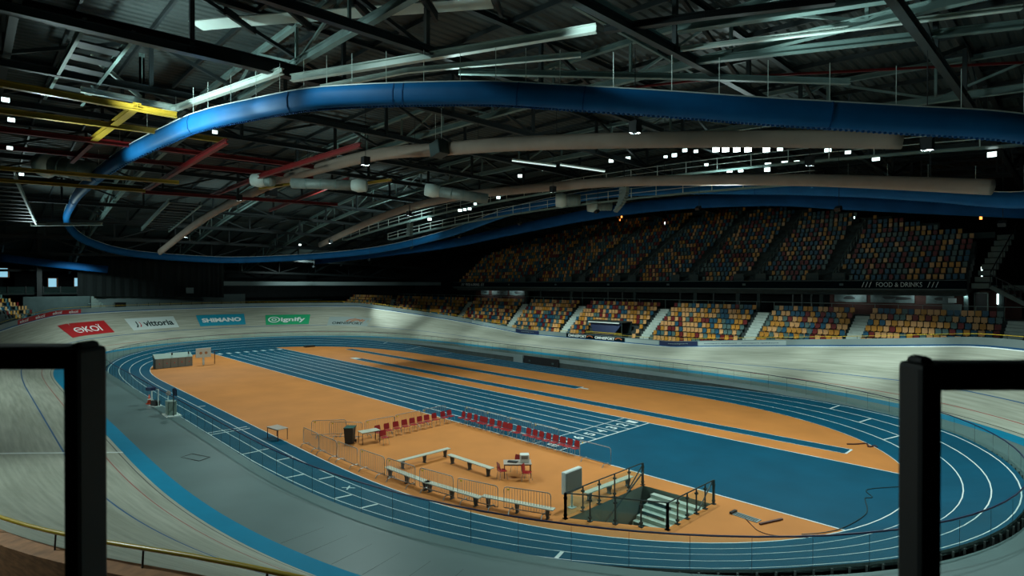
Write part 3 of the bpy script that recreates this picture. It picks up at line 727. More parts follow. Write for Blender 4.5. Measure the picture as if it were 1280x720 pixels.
OUT3 = [(-88, -22.02, 13.87), (-88, -16.63, 13.2), (-87, -9.31, 12.35)]
SMALL = [(-5.16, 24, 22.82), (-4.01, 24, 22.54), (-7.23, 24, 22.54), (-6.27, 24, 22.54), (-2.96, 24, 21.11), (-0.73, 24, 20.26), (0.29, 24, 20.12), (2.6, 24, 19.85), (4.05, 24, 20.18), (2.66, 24, 20.25), (3.66, 24, 21.39), (10.68, 24, 19.52), (7.36, 24, 20.69), (17.42, 24, 18.71), (8.79, 24, 20.32), (5.01, 24, 20.1), (-52.14, 22, 21.43), (-54.88, 22, 21.19), (-55.35, 22, 20.48), (-62.3, 22, 20.01), (-64.97, 22, 19.67), (-69.79, 22, 18.62), (-72.78, 22, 18.38), (-95.1, 22, 18.38), (-87.29, 22, 17.82), (-44.22, 22, 21.82), (-42.31, 22, 22.29), (-36.94, 22, 19.88), (-35.93, 22, 19.89), (-34.94, 22, 19.9), (-33.8, 22, 20.42), (-43.84, 22, 19.28), (-29.36, 22, 20.76), (-25.55, 22, 22.91), (-21.66, 22, 23.1), (-12.3, 22, 22.64), (-10.25, 22, 22.56)]
BIG = [(4.64, 10.53, 19), (5.08, 10.99, 19), (5.6, 11.53, 19), (6.12, 12.07, 19), (6.97, 12.95, 19)]
def hdir(a, b): return math.atan2(b[1]-a[1], b[0]-a[0])
prof_band = [(-.2, -.52), (.2, -.52), (.33, -.3), (.36, .1), (.25, .5), (-.25, .5), (-.36, .1), (-.33, -.3)]
def ringthing(name, label, cat, pts, closed, m, sc=1, white=True, seams=()):
    t = thing(name, label, cat)
    R = smooth(pts, 8, closed)
    mb = MB(); mb.sweep(R, [(a*sc, b*sc) for a, b in prof_band], 0, closed); mb.build('fabric_cover', m, t, smooth=True)
    if white:
        mb = MB(); mb.sweep([p+Vector((0, 0, .52*sc)) for p in R], [(-.27*sc, -.02), (.27*sc, -.02), (.27*sc, .03), (-.27*sc, .03)], 0, closed); mb.build('top_batten', 'ringwhite', t)
    for k in seams:
        a = R[k % len(R)]; b = R[(k+1) % len(R)]; d = (b-a).normalized()
        mb = MB(); mb.sweep([a-d*.03, a+d*.03], [(x*1.06*sc, y*1.04*sc) for x, y in prof_band]); mb.build('seam', 'ringbluedark', t)
    return t, R
rt, RR = ringthing('hanging_ring', 'big royal blue fabric ring hanging over the whole track', 'hanging ring', RING, True, 'ringblue', 1, True, (12, 37, 50, 51, 66, 30, 84, 100, 190, 215))
# lacing teeth along the lower edge of the ring
mb = MB()
for i in range(0, len(RR)):
    for j in range(3):
        a = RR[i].lerp(RR[(i+1) % len(RR)], j/3)
        if (a-CAM).length < 60: mb.bar(a+Vector((0, 0, -.53)), a+Vector((0, 0, -.60)), .09, .09)
tag(mb.build('lacing', 'ringbluedark', rt), kind='stuff')
k = 0
for i in range(0, len(RR), 4):
    p = RR[i]
    if (p-CAM).length < 75 :
        top = zb(p.x)-.1
        for dx in (0,):
            mb = MB(); mb.cyl((p.x+dx, p.y, p.z+.5), .014, 1.7, 5); mb.build('hanger_rod', 'pale_steel', rt)
        pass
ringthing('hanging_band', 'navy blue fabric band hanging in front of the upper tier of seats', 'hanging band', OUT2, False, 'ringbluedark', 1.35, False)
ringthing('hanging_band', 'short navy blue fabric band above the stand at the left edge', 'hanging band', OUT3, False, 'ringbluedark', 1.1, False)
prof_r = [(math.cos(a)*.3, math.sin(a)*.48) for a in [2*PI*i/10 for i in range(10)]]
for lab, pts in (('long pale beige fabric tube arching inside the ring, the nearer one', ARC1), ('brownish beige fabric tube arching farther back in front of the far catwalk', ARC2)):
    t = thing('fabric_tube', lab, 'fabric tube'); R = smooth(pts, 8); mb = MB(); mb.sweep(R, prof_r); mb.build('cover', 'beige', t, smooth=True)
    for i in range(4, len(R), 8):
        p = R[i]; mb = MB(); mb.cyl((p.x, p.y, p.z+.4), .02, 2.0, 5); mb.build('hanger_rod', 'steel', t)
# air ducts with round mouths
def duct(label, a, b, r, mouth=True):
    t = thing('air_duct', label, 'duct'); a = Vector(a); b = Vector(b)
    mb = MB(); mb.tube([a, b], r, 14); mb.build('duct_pipe', 'duct', t, smooth=True)
    for f in (.25, .5, .75): 
        p = a.lerp(b, f); d = (b-a).normalized()*.04; mb = MB(); mb.tube([p-d, p+d], r*1.05, 14); mb.build('duct_collar', 'teal_steel', t)
    if mouth:
        d = (b-a).normalized(); mb = MB(); mb.tube([b, b+d*.5, b+d*1.2], [r*1.0, r*1.35, r*1.15], 14); mb.build('duct_mouth', 'pale_steel', t, smooth=True)
duct('grey round air duct passing beneath the nearer beige tube with a rounded mouth', (-24.0, -6.13, 18.37), (-20.55, -2.55, 18.2), .42)
duct('grey round air duct with a rounded mouth facing left, right of the dark gap', (-12.0, 4.9, 16.9), (-14.7, 2.1, 17.5), .42)
duct('short fat grey duct end left of the hanging speaker column, higher one', (-18.9, 25.6-.4, 19.7), (-20.2, 24.2, 19.7), .65)
duct('short fat grey duct end left of the hanging speaker column, lower one', (-19.4, 31.8, 19.7), (-20.6, 30.5, 19.7), .62)
duct('large grey-green air duct crossing the blue ring near the left edge', (-39.0, -17.5, 19.76+.1), (-41.4, -20.0, 20.4), .85)
duct('grey rounded duct end hanging inside the ring behind the nearer arc', (-26.0, -6.9, 18.7), (-26.5, -7.3, 18.75), .45)
# hanging speakers
t = thing('line_array_speaker', 'curved grey column of small loudspeakers hanging at the far side', 'loudspeaker', (-9.3, 20, 19.3))
for i in range(8):
    mb = MB(); a = -i*.10; mb.box((-.42, -.25, -.24), (.42, .25, 0), 0, Matrix.Translation((-.0-.035*i*i*.35, -.02*i*i*.3, -.27*i)) @ Matrix.Rotation(a, 4, 'Y')); mb.build('speaker_box', 'duct', t)
mb = MB(); mb.cyl((0, 0, 0), .04, 2.5, 5); mb.build('hanger', 'steel', t)
t = thing('line_array_speaker', 'small grey speaker column hanging above the blue band left of centre', 'loudspeaker', (-36.8, 14, 17.6))
for i in range(6):
    mb = MB(); mb.box((-.35, -.25, -.24), (.35, .25, 0), 0, Matrix.Translation((-.02*i*i*.3, 0, -.27*i))); mb.build('speaker_box', 'teal_steel', t)
mb = MB(); mb.cyl((0, 0, 0), .04, 2.2, 5); mb.build('hanger', 'steel', t)
t = thing('hanging_loudspeaker', 'dark boxy loudspeaker tilted under the nearer beige arc', 'loudspeaker', (-9.9, -1.6, 20.0))
mb = MB(); mb.box((-.55, -.45, -1.0), (.55, .45, 0), 0, Matrix.Rotation(-.2, 4, 'Y')); mb.build('cabinet', 'rail_dark', t, bevel=.03)
mb = MB(); mb.box((-.5, -.47, -.95), (.5, -.45, -.05), 0, Matrix.Rotation(-.2, 4, 'Y')); mb.build('grille', 'wall_grey', t)
mb = MB(); mb.cyl((-.35, 0, 0), .02, 2.3, 5); mb.cyl((.35, 0, 0), .02, 2.3, 5); mb.build('hanger', 'pale_steel', t)
t = thing('hanging_loudspeaker', 'small dark boxy loudspeaker hanging on the nearer arc at the left', 'loudspeaker', (-33.5, -4.2, 19.6))
mb = MB(); mb.box((-.6, -.4, -1.1), (.6, .4, 0)); mb.build('cabinet', 'dark', t, bevel=.03)
mb = MB(); mb.cyl((0, 0, 0), .02, 2.0, 5); mb.build('hanger', 'steel', t)
# lighting catwalk with railings on the far side
for j, (y, z, lab) in enumerate([(22.6, 19.6, 'upper'), (25.6, 18.3, 'lower')]):
    t = thing('lighting_catwalk', 'steel lighting catwalk with thin railings at the far side, %s of two' % lab, 'catwalk')
    zz = lambda x: z+.9-(x+20)**2*.0011
    X = [-70+6*i for i in range(16)] if j == 0 else [-60+6*i for i in range(12)]
    for a, b in zip(X, X[1:]):
        mb = MB(); mb.bar((a, y, zz(a)), (b, y, zz(b)), .9, .08); mb.build('deck_panel', 'teal_steel', t)
        mb = MB()
        for h in (.5, 1.0): mb.bar((a, y-.45, zz(a)+h), (b, y-.45, zz(b)+h), .05)
        for q in (0, .5): xx = a+(b-a)*q; mb.bar((xx, y-.45, zz(xx)), (xx, y-.45, zz(xx)+1.05), .06)
        mb.build('railing', 'pale_steel', t)
# floodlights
def lampbox(name, label, loc, s_, m, group):
    t = thing(name, label, 'floodlight', loc, 0, group)
    d = (CAM-Vector(loc)); d.z -= 12; q = d.to_track_quat('Y', 'Z').to_matrix().to_4x4()
    mb = MB(); mb.box((-s_*.55, -s_*.5, -s_*.4), (s_*.55, 0, s_*.4), 0, q); mb.build('housing', 'rail_dark', t)
    mb = MB(); mb.box((-s_*.5, 0, -s_*.35), (s_*.5, .03, s_*.35), 0, q); mb.build('lens', m, t)
for i, l in enumerate(BIG): lampbox('floodlight', 'blazing white floodlight in the bright row above the far arc, %s from the left' % ords[i], l, .42, 'lamp', 'bright floodlight row')
random.seed(3)
def img_u(l): v = Vector(l)-CAM; return v.dot(Vector((math.cos(YAW), math.sin(YAW), 0)))/v.dot(Vector((-math.sin(YAW), math.cos(YAW), 0)))
SMALL.sort(key=img_u); scnt = {}
for i, l in enumerate(SMALL):
    side = 'right of the bright row' if l[0] > 5 else ('near the bright row above the far arc' if l[0] > -8 else ('left of centre behind the far arc' if l[0] > -48 else 'far left end of the far arc'))
    scnt[side] = scnt.get(side, 0)+1
    lampbox('small_floodlight', 'small white work light %s, %s from left' % (side, (ords+['fifteenth'])[scnt[side]-1]), l, random.uniform(.32, .5), 'lamp_soft', 'small catwalk lights '+side)
for i, (a, b, p, d) in enumerate(FILL_SPOTS):  # made-up housings around the spots added over the infield
    t = thing('added_hall_light', 'small dark added light housing over the %s side of the infield, %s from the left' % ('near' if a[1] < 3 else 'far', ords[i//2]), 'floodlight', (a[0], a[1], a[2]))
    mb = MB(); q_ = .24
    for lo, hi in (((-q_, -q_, .3), (q_, q_, .5)), ((-q_, -q_, -.08), (-q_+.03, q_, .3)), ((q_-.03, -q_, -.08), (q_, q_, .3)), ((-q_, -q_, -.08), (q_, -q_+.03, .3)), ((-q_, q_-.03, -.08), (q_, q_, .3))): mb.box(lo, hi)
    mb.build('housing', 'dark', t)
    mb = MB(); mb.cyl((0, 0, .5), .02, max(.3, zb(a[0])-a[2]), 5); mb.build('hanger_rod', 'dark', t)
for i, (a, b, p, d) in enumerate(SEATL):  # made-up housings for the spots added to brighten the seats
    t = thing('added_stand_light', 'small added light housing below the far side of the ring, %s from the left' % ords[i], 'floodlight', a)
    q = (Vector(b)-Vector(a)).to_track_quat('-Z', 'Y').to_matrix().to_4x4()
    mb = MB(); mb.box((-.22, -.22, .12), (.22, .22, .4), 0, q); mb.build('housing', 'dark', t)
    mb = MB(); mb.cyl((0, 0, .3), .02, max(.3, zb(a[0])-a[2]), 5); mb.build('hanger_rod', 'dark', t)
for i, (x, y, z) in enumerate([(-14.6, -24.2, 19), (-18.9, -23.8, 19), (-27.5, -23.5, 19), (-38.8, -22.3, 19), (-17.9, -13.8, 20)]):
    lampbox('small_floodlight', 'small white work light by the %s' % ['upper yellow beam at the left edge', 'lower yellow beam at the left edge', 'red beams at the left edge', 'thin mustard beams at the left edge', 'blue ring under the yellow cross beam'][i], (x, y, z), .3, 'lamp_soft', 'left edge work lights')
for i, (x, y, z) in enumerate([(-35.6, 57, 21.9), (-36.0, 57, 21.4), (-42.5, 57, 23.0), (13.1, 57, 18.0), (13.1, 57, 17.6)]):
    mb = MB(); mb.box((x-.12, y-.1, z-.28), (x+.12, y, z+.05)); tag(mb.build('signal_lamp', 'lamp_warm'), 'small glowing orange lamp above the upper tier, %s' % ['upper of the pair left of the middle', 'lower of the pair left of the middle', 'single one farthest left', 'upper of the pair at right', 'lower of the pair at right'][i], 'lamp', 'orange wall lamps')
for i, (x, y, z) in enumerate([(-49.9, 57, 17.8), (-27.1, 57, 20.0), (14.0, 50, 11.3), (15.8, 44.4, 8.6), (.4, 44.9, 8.3), (.3, 57.5, 18.4)]):
    mb = MB(); mb.box((x-.06, y-.1, z-.5 if i > 1 else z-.2), (x+.06, y, z+.5 if i > 1 else z+.2)); tag(mb.build('tube_lamp', 'lamp_soft'), 'tiny white upright tube lamp seen %s' % ['left of the upper tier', 'at the top of the upper tier', 'behind the right end stairs', 'below the right end stairs', 'under the upper tier beside the menu panels', 'at the upper tier top right of centre'][i], 'lamp')

# ------------------------------------------------------------------ lower stand
NROW = 8; ROWY = [36.2+.84*i for i in range(NROW)]; ROWZ = [2.75+.56*i for i in range(NROW)]
AIS = [(-84.9, -78.5), (-58.6, -56.2), (-44.2, -42.6), (-32.0, -31.2), (-17.9, -17.8), (-4.9, -4.8), (5.3, 5.2), (17.4, 16.9)]
SX0, SX1 = -104, 26
st = MB()
for i in range(NROW):
    y0 = ROWY[i]-.42; y1 = ROWY[i]+.42; st.box((SX0, y0, -.6), (SX1, y1, ROWZ[i]))
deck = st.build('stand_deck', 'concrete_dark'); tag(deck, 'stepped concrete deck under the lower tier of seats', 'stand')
mb = MB(); mb.box((SX0, 34.2, -.6), (SX1, 35.78, 2.4)); mb.build('front_walkway', 'concrete', deck)
def aisle_x(k, i): return AIS[k][1]+(AIS[k][0]-AIS[k][1])*i/(NROW-1)
AW = 1.3
for k in range(len(AIS)):
    t = thing('aisle_stairs', 'pale concrete aisle stairs through the lower seats, %s from the right' % ords[len(AIS)-1-k], 'stairs')
    for i in range(NROW):
        x = aisle_x(k, i-.5); mb = MB(); mb.box((x-AW/2, ROWY[i]-.84, ROWZ[i]-.56), (x+AW/2, ROWY[i]-.42, ROWZ[i]-.28)); mb.build('step', 'aisle', t)
        x = aisle_x(k, i); mb = MB(); mb.box((x-AW/2, ROWY[i]-.44, ROWZ[i]-.28), (x+AW/2, ROWY[i]+.42, ROWZ[i]+.02)); mb.build('step', 'aisle', t)
# risers are lower on aisles: trim deck visually with a pale runner
# seats
def seat_mb(w_=.44):
    mb = MB(); h = w_/2
    # back shell, slightly curved, and tipped pan
    mb.box((-h, .10, .42), (h, .15, .86)); mb.box((-h*.92, -.12, .36), (h*.92, .12, .42)); mb.box((-h*.85, .04, .80), (h*.85, .11, .86)); mb.box((-.05, .0, .0), (.05, .12, .38))
    return mb
seatnames = [n for n, c in SEATC]; wts = [.34, .22, .14, .18, .12]
smesh = {}
for n_ in seatnames:
    o = seat_mb().build('arena_seat', ['seat_'+n_]); smesh[n_] = o.data; bpy.data.objects.remove(o)
seats = []
P_ = .52
for i in range(NROW):
    x = SX0+.6
    while x < SX1-.3:
        if all(abs(x-aisle_x(k, i)) > AW/2+.26 for k in range(len(AIS))) and not (-27.0 < x < -19.6 and i < 3) and not (x > -60 and -49 < -1 and False):
            seats.append((x, ROWY[i], ROWZ[i], i))
        x += P_
random.seed(11)
cols = [random.choices(seatnames, wts)[0] for _ in seats]
rng = random.Random(5)
order = sorted(range(len(seats)), key=lambda i: (Vector(seats[i][:3])-CAM).length if seats[i][0] < 17.6 else 999)
near_ids = set(order[:300])
rown = ['front', 'second', 'third', 'fourth', 'fifth', 'sixth', 'seventh', 'top']
bulk = {n_: MB() for n_ in seatnames}
def add_seat(mb, x, y, z, rz=0, w_=.44):
    T = Matrix.Translation((x, y, z)) @ Matrix.Rotation(rz, 4, 'Z'); h = w_/2
    mb.box((-h, .10, .42), (h, .15, .86), 0, T); mb.box((-h*.92, -.12, .36), (h*.92, .12, .42), 0, T)
def block(x, i):
    n_ = sum(1 for k in range(len(AIS)) if aisle_x(k, i) > x)
    return 'right of the last aisle' if n_ == 0 else 'in the %s block left of the rightmost aisle' % ords[n_-1]
CN = ['first', 'second', 'third', 'fourth', 'fifth', 'sixth', 'seventh', 'eighth', 'ninth', 'tenth', 'eleventh', 'twelfth', 'thirteenth', 'fourteenth', 'fifteenth', 'sixteenth', 'seventeenth', 'eighteenth', 'nineteenth', 'twentieth', 'twenty-first', 'twenty-second', 'twenty-third', 'twenty-fourth', 'twenty-fifth', 'twenty-sixth', 'twenty-seventh']
cnt = {}
def cnum(p): return CN[max(0, min(len(CN)-1, p))]
for idx, (x, y, z, i) in sorted(enumerate(seats), key=lambda t: -t[1][0] if any(aisle_x(k, t[1][3]) > t[1][0] for k in range(len(AIS))) else t[1][0]):
    if idx in near_ids:
        n_ = cols[idx]; o = bpy.data.objects.new('arena_seat', smesh[n_]); COL.objects.link(o); o.location = (x, y, z)
        # place inside the block: seats to the aisle on its right
        ax = [aisle_x(k, i) for k in range(len(AIS)) if aisle_x(k, i) > x]
        pos = int(round((min(ax)-x-AW/2-.27)/P_-.499)) if ax else 0
        nb = sum(1 for k in range(len(AIS)) if aisle_x(k, i) > x); cnt[(i, nb)] = pos = cnt.get((i, nb), -1)+1
        if nb: tag(o, '%s seat, %s row, %s seat left of the %s aisle' % (n_, rown[i], cnum(pos), 'rightmost' if nb == 1 else ords[nb-1]+' from right'), 'seat', 'lower tier seats')
        else: tag(o, '%s seat, %s row, %s seat right of the rightmost aisle' % (n_, rown[i], cnum(pos)), 'seat', 'lower tier seats')
    else: add_seat(bulk[cols[idx]], x, y, z)
for n_ in seatnames: tag(bulk[n_].build('arena_seats', 'seat_'+n_), '%s plastic seats spread over the farther blocks of the lower tier' % n_, 'seats', kind='stuff')
# top railing of the lower stand
t = thing('stand_railing', 'thin steel railing behind the top row of the lower seats', 'railing')
mb = MB(); yb = ROWY[-1]+.6; zt = ROWZ[-1]
mb.bar((-84, yb, zt+1.25), (SX1, yb, zt+1.25), .05); mb.build('rail', 'teal_steel', t)
for i in range(54): x = -84+i*2.05; mb = MB(); mb.bar((x, yb, zt), (x, yb, zt+1.25), .05); mb.build('railing_post', 'teal_steel', t)
# judges cabin in the stand
t = thing('judges_cabin', 'dark green judges cabin with white roof bar and blue sloping front among the seats', 'cabin', (-23.2, 36.2, 3.0))
mb = MB(); mb.box((-2.9, -.9, 0), (2.9, 1.4, .5)); mb.box((-2.9, 1.2, .5), (2.9, 1.4, 2.1)); mb.build('cabin_body', 'rail_dark', t)
mb = MB(); mb.poly([(-1.6, -.95, .3), (1.5, -.95, .3), (2.7, -.5, 1.95), (-2.7, -.5, 1.95)]); mb.poly([(-1.5, -.9, .3), (1.6, -.9, .3), (2.7, -.45, 1.95), (-2.7, -.45, 1.95)]); mb.build('sloping_front', 'navy', t)
mb = MB(); mb.box((-2.9, -.75, 2.0), (2.9, 1.4, 2.12)); mb.build('cabin_roof', 'rail_dark', t)
mb = MB(); mb.box((-2.6, -.85, 1.86), (2.4, -.75, 2.0)); mb.build('white_bar', 'rimwhite', t)
for x in (-2.9, 2.8):
    mb = MB(); mb.bar((x, -.8, 0), (x, -.8, 2.05), .09); mb.build('cabin_post', 'rail_dark', t)
mb = MB(); mb.bar((-2.9, -1.0, .62), (2.9, -1.0, .62), .06); mb.build('cabin_rail', 'yellow', t)

# ------------------------------------------------------------------ concourse, gallery fascia, upper tier
FX0, FX1 = -66, 13.6
mb = MB(); mb.box((FX0, 43.5, 9.55), (FX1, 43.7, 10.38)); fas = struct(mb.build('trim_gallery', 'fascia'))
mb = MB(); mb.box((FX0, 43.45, 10.36), (FX1, 43.75, 10.42)); mb.box((FX0, 43.4, 9.42), (FX1, 43.75, 9.55)); mb.build('edge_trim', 'fascia_trim', fas)
def fas_text(x, body, W, H): mapped('lettering', fit_text(body, W, H, .0), lambda u, v: (x+u, 43.47, 9.97+v), 'sign_white', fas)
for xc in (8.1, -60.0):
    fas_text(xc, 'FOOD & DRINKS', 4.0, .48)
    for s_ in (-1, 1):
        for k in range(3):
            xx = xc+s_*(2.55+k*.33); mapped('lettering', quad((-.13, -.28), (-.07, -.28), (.13, .28), (.07, .28)), lambda u, v, xx=xx: (xx+u, 43.47, 9.97+v), 'sign_white', fas)
for x in (-50, -39, -28.5, -18.5, -8, 2.8): mapped('gallery_mark', quad((-.2, -.12), (.2, -.12), (.2, .12), (-.2, .12)), lambda u, v, x=x: (x+u, 43.47, 9.97+v), 'fascia_trim', fas)
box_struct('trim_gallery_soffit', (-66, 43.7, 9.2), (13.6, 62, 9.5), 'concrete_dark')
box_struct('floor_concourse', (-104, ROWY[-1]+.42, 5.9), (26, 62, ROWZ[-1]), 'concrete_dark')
box_struct('wall_concourse', (-66, 47.5, 6), (26, 47.8, 9.4), 'wall_dark')
def panel(x0, x1, label, wall=False):
    mb = MB(); mb.box((x0, 45.9, 8.02), (x1, 46.0, 9.02)); o = mb.build('menu_panel', 'photo'); tag(o, label, 'poster')
for x0, x1, la in ((1.4, 4.6, 'grey menu photo panel under the upper tier, leftmost at the right end'), (5.0, 9.0, 'long grey menu photo panel under the FOOD & DRINKS lettering at the right'), (10.0, 12.3, 'short grey menu photo panel next to the red wall at the right end'),
               (-60.3, -58.1, 'small grey menu photo panel at the far left end of the gallery'), (-57.2, -53.0, 'middle grey menu photo panel at the left end of the gallery'), (-52.4, -48.4, 'right grey menu photo panel at the left end of the gallery')): panel(x0, x1, la)
random.seed(21)
def blob(x, z, rx, rz_): return [(x+rx*math.cos(a)*(1+.25*math.sin(3*a+x)), z+rz_*math.sin(a)*(1+.2*math.cos(2*a))) for a in [2*PI*i/14 for i in range(14)]]
for x, z, rx, rz_ in ((2.9, 8.5, .55, .22), (6.7, 8.55, .6, .18), (7.9, 8.5, .7, .2), (11.1, 8.5, .35, .2), (-55, 8.5, .8, .2), (-50.2, 8.5, .9, .25), (-59, 8.5, .4, .2)):
    pts = blob(x, z, rx, rz_); mb = MB(); mb.poly([(a, 45.88, b) for a, b in pts]); mb.build('photo_motif', 'black_plastic', fas)
box_struct('wall_counter', (-60.5, 46.05, 6.2), (14.8, 46.3, 9.4), 'brick') if False else None
for x0, x1 in ((.9, 13.2), (-62, -47.8)):
    mb = MB(); mb.box((x0, 46.02, 6.4), (x1, 46.3, 9.3)); mb.box((x0, 45.85, 9.08), (x1, 46.02, 9.25)); struct(mb.build('wall_counter', 'brick'))
mb = MB(); mb.box((14.3, 45.9, 6.4), (17.4, 46.2, 9.4)); struct(mb.build('wall_counter', 'brick'))
t = thing('kiosk_cabinet', 'pale grey cabinet with a white notice on the concourse by the red wall', 'cabinet', (12.35, 44.6, ROWZ[-1]))
mb = MB(); mb.box((-.75, -.3, 0), (.75, .3, 1.35)); mb.build('body', 'rimgrey', t, bevel=.02)
mb = MB(); mb.box((-.3, -.2, 1.5), (.35, -.15, 1.95)); mb.build('notice', 'sign_white', t)
mb = MB(); mb.box((14.0, 45.6, 6.5), (14.9, 45.7, 9.1)); d1 = mb.build('door_1', 'dark'); struct(d1)
mb = MB(); mb.box((13.9, 45.55, 6.5), (14.0, 45.75, 9.2)); mb.box((14.9, 45.55, 6.5), (15.0, 45.75, 9.2)); mb.box((13.9, 45.55, 9.1), (15.0, 45.75, 9.2)); mb.build('door_frame', 'concrete', d1)
# columns below the gallery
ci = 0
COLX = [(-46.6, .45), (-43.2, .3), (-36.5, .45), (-34.2, .2), (-29.2, .25), (-26.6, .25), (-24.5, .4), (-17.2, .2), (-15.0, .5), (-12.4, .22), (-9.2, .5), (-6.6, .4), (-2.6, .16), (-1.6, .16), (-.6, .16), (.5, .4), (13.45, .35), (16.0, .5)]
for i, (x, w_) in enumerate(COLX):
    mb = MB(); mb.box((x-w_/2, 44.4, ROWZ[-1]), (x+w_/2, 44.4+w_, 9.45))
    tag(mb.build('column', 'wall_grey' if w_ > .3 else 'rail_dark'), '%s concourse column under the gallery, number %s from its left end' % ('stout grey' if w_ > .3 else 'thin dark', ['one','two','three','four','five','six','seven','eight','nine','ten','eleven','twelve','thirteen','fourteen','fifteen','sixteen','seventeen','eighteen'][i]), 'column')
# upper tier
NU = 18
def nrows(x): return 18-10.6*((x+27)/40)**2
up = MB(); ub = {n_: MB() for n_ in seatnames}
UA = [(-45.9, -40.5), (-35.4, -31), (-26.1, -22.5), (-16.4, -14), (-7.6, -6.0), (1.0, 2.2)]
random.seed(13); uppervis = 0
for j in range(NU):
    y = 44.6+.82*j; z = 10.15+.62*j; xa = [x/2 for x in range(-131, 28) if nrows(x/2) > j-.5]
    if not xa: continue
    x0, x1 = min(xa), max(xa); up.box((x0, y-.41, z-1.3), (x1, y+.41, z))
    x = x0+.3
    while x < x1-.2:
        if all(abs(x-(a+(b-a)*j/15)) > .9 for a, b in UA) and not (j < 2 and any(abs(x-a) < 2.2 for a, b in UA)): add_seat(ub[random.choices(seatnames, [.12, .22, .2, .24, .22])[0]], x, y, z, 0, .36)
        x += .54
    mb = MB()
ud = up.build('upper_stand_deck', 'concrete_dark'); tag(ud, 'steep stepped deck carrying the dark upper tier of seats', 'stand')
for n_ in seatnames: tag(ub[n_].build('upper_seats', 'seat_'+n_), '%s seats spread over the dim upper tier' % n_, 'seats', kind='stuff')
for k, (a, b) in enumerate(UA):
    t = thing('upper_stairs', 'grey stairway with railing through the dim upper tier, %s from the left' % ords[k], 'stairs')
    n_ = int(min(16, nrows((a+b)/2)))
    for j in range(n_):
        x = a+(b-a)*j/15; y = 44.6+.82*j; z = 10.15+.62*j
        mb = MB(); mb.box((x-.55, y-.41, z), (x+.55, y+.1, z+.06)); mb.box((x-.55, y-.02, z+.06), (x+.55, y+.41, z+.3)); mb.build('step', 'wall_grey', t)
        mb = MB(); mb.bar((x+.6, y, z), (x+.6, y, z+1.0), .05); mb.build('railing_post', 'teal_steel', t)
    mb = MB(); mb.bar((a+.6, 44.6, 11.15), (a+.6+(b-a)*(n_-1)/15, 44.6+.82*(n_-1), 11.15+.62*(n_-1)), .06)
    mb.build('handrail', 'teal_steel', t)
    mb = MB(); mb.box((a-2.0, 44.1, 10.4), (a-.7, 44.2, 11.3)); mb.box((a+.7, 44.1, 10.4), (a+2.0, 44.2, 11.3)); mb.build('entry_parapet', 'wall_grey', t)
# stepped top edge of the upper tier
for k in range(-13, 3):
    x0 = k*5.0; n_ = nrows(x0+2.5); z = 10.15+.62*n_+.45; y = 44.6+.82*n_+.6
    if n_ > 6: mb = MB(); mb.box((x0, y, z-.5), (x0+4.9, y+.15, z+.12)); tag(mb.build('parapet_piece', 'wall_grey'), 'grey stepped parapet piece on top of the upper tier, %s from the left' % CN[k+13], 'parapet', 'upper tier parapet')
# right end stair of the upper tier
t = thing('end_stairs', 'dark steel stairs with railing at the right end of the upper tier', 'stairs', (0, 0, 0))
for j in range(9):
    mb = MB(); x = 13.9+.15*j; y = 44.4+.85*j; z = 10.1+.62*j; mb.box((x, y-.4, z-.5), (x+1.3, y+.45, z)); mb.build('step', 'concrete', t)
    mb = MB(); mb.bar((x+1.35, y, z), (x+1.35, y, z+1.0), .06); mb.build('railing_post', 'dark', t)
mb = MB(); mb.bar((15.25, 44.4, 11.1), (16.6, 51.2, 16.1), .07); mb.build('handrail', 'dark', t)
t = thing('side_stairs', 'dark flight of stairs descending to the right below the upper tier', 'stairs', (0, 0, 0))
for j in range(12):
    mb = MB(); x = 15.4+.42*j; z = 9.9-.28*j; mb.box((x, 43.2, z-.15), (x+.5, 44.8, z)); mb.build('step', 'wall_grey', t)
    mb = MB(); mb.bar((x, 43.2, z), (x, 43.2, z+1.0), .05); mb.build('railing_post', 'dark', t)
mb = MB(); mb.bar((15.4, 43.2, 10.9), (20.1, 43.2, 7.8), .07); mb.build('handrail', 'dark', t)
mb = MB(); mb.bar((15.4, 43.15, 9.75), (20.1, 43.15, 6.7), .12, .35); mb.build('stringer', 'concrete', t)
mb = MB(); mb.box((15.9, 46.5, 9.2), (30, 47, 9.9)); struct(mb.build('trim_end_gallery', 'concrete'))

# ------------------------------------------------------------------ left end of the hall
mb = MB(); mb.box((-100.3, 10.5, 9.75), (-100, 66, 10.6)); struct(mb.build('trim_end_slab', 'banner'))
mb = MB(); mb.box((-104, 10.5, 9.6), (-100.3, 66, 9.9)); struct(mb.build('floor_end_gallery', 'concrete_dark'))
mb = MB(); mb.box((-88.3, -19.5, 5.5), (-88, -11.5, 8.15)); struct(mb.build('wall_end_grey', 'wall_grey'))
mb = MB(); mb.box((-90, -40, 5.3), (-83.5, 30, 5.6)); struct(mb.build('floor_end_walkway', 'concrete'))
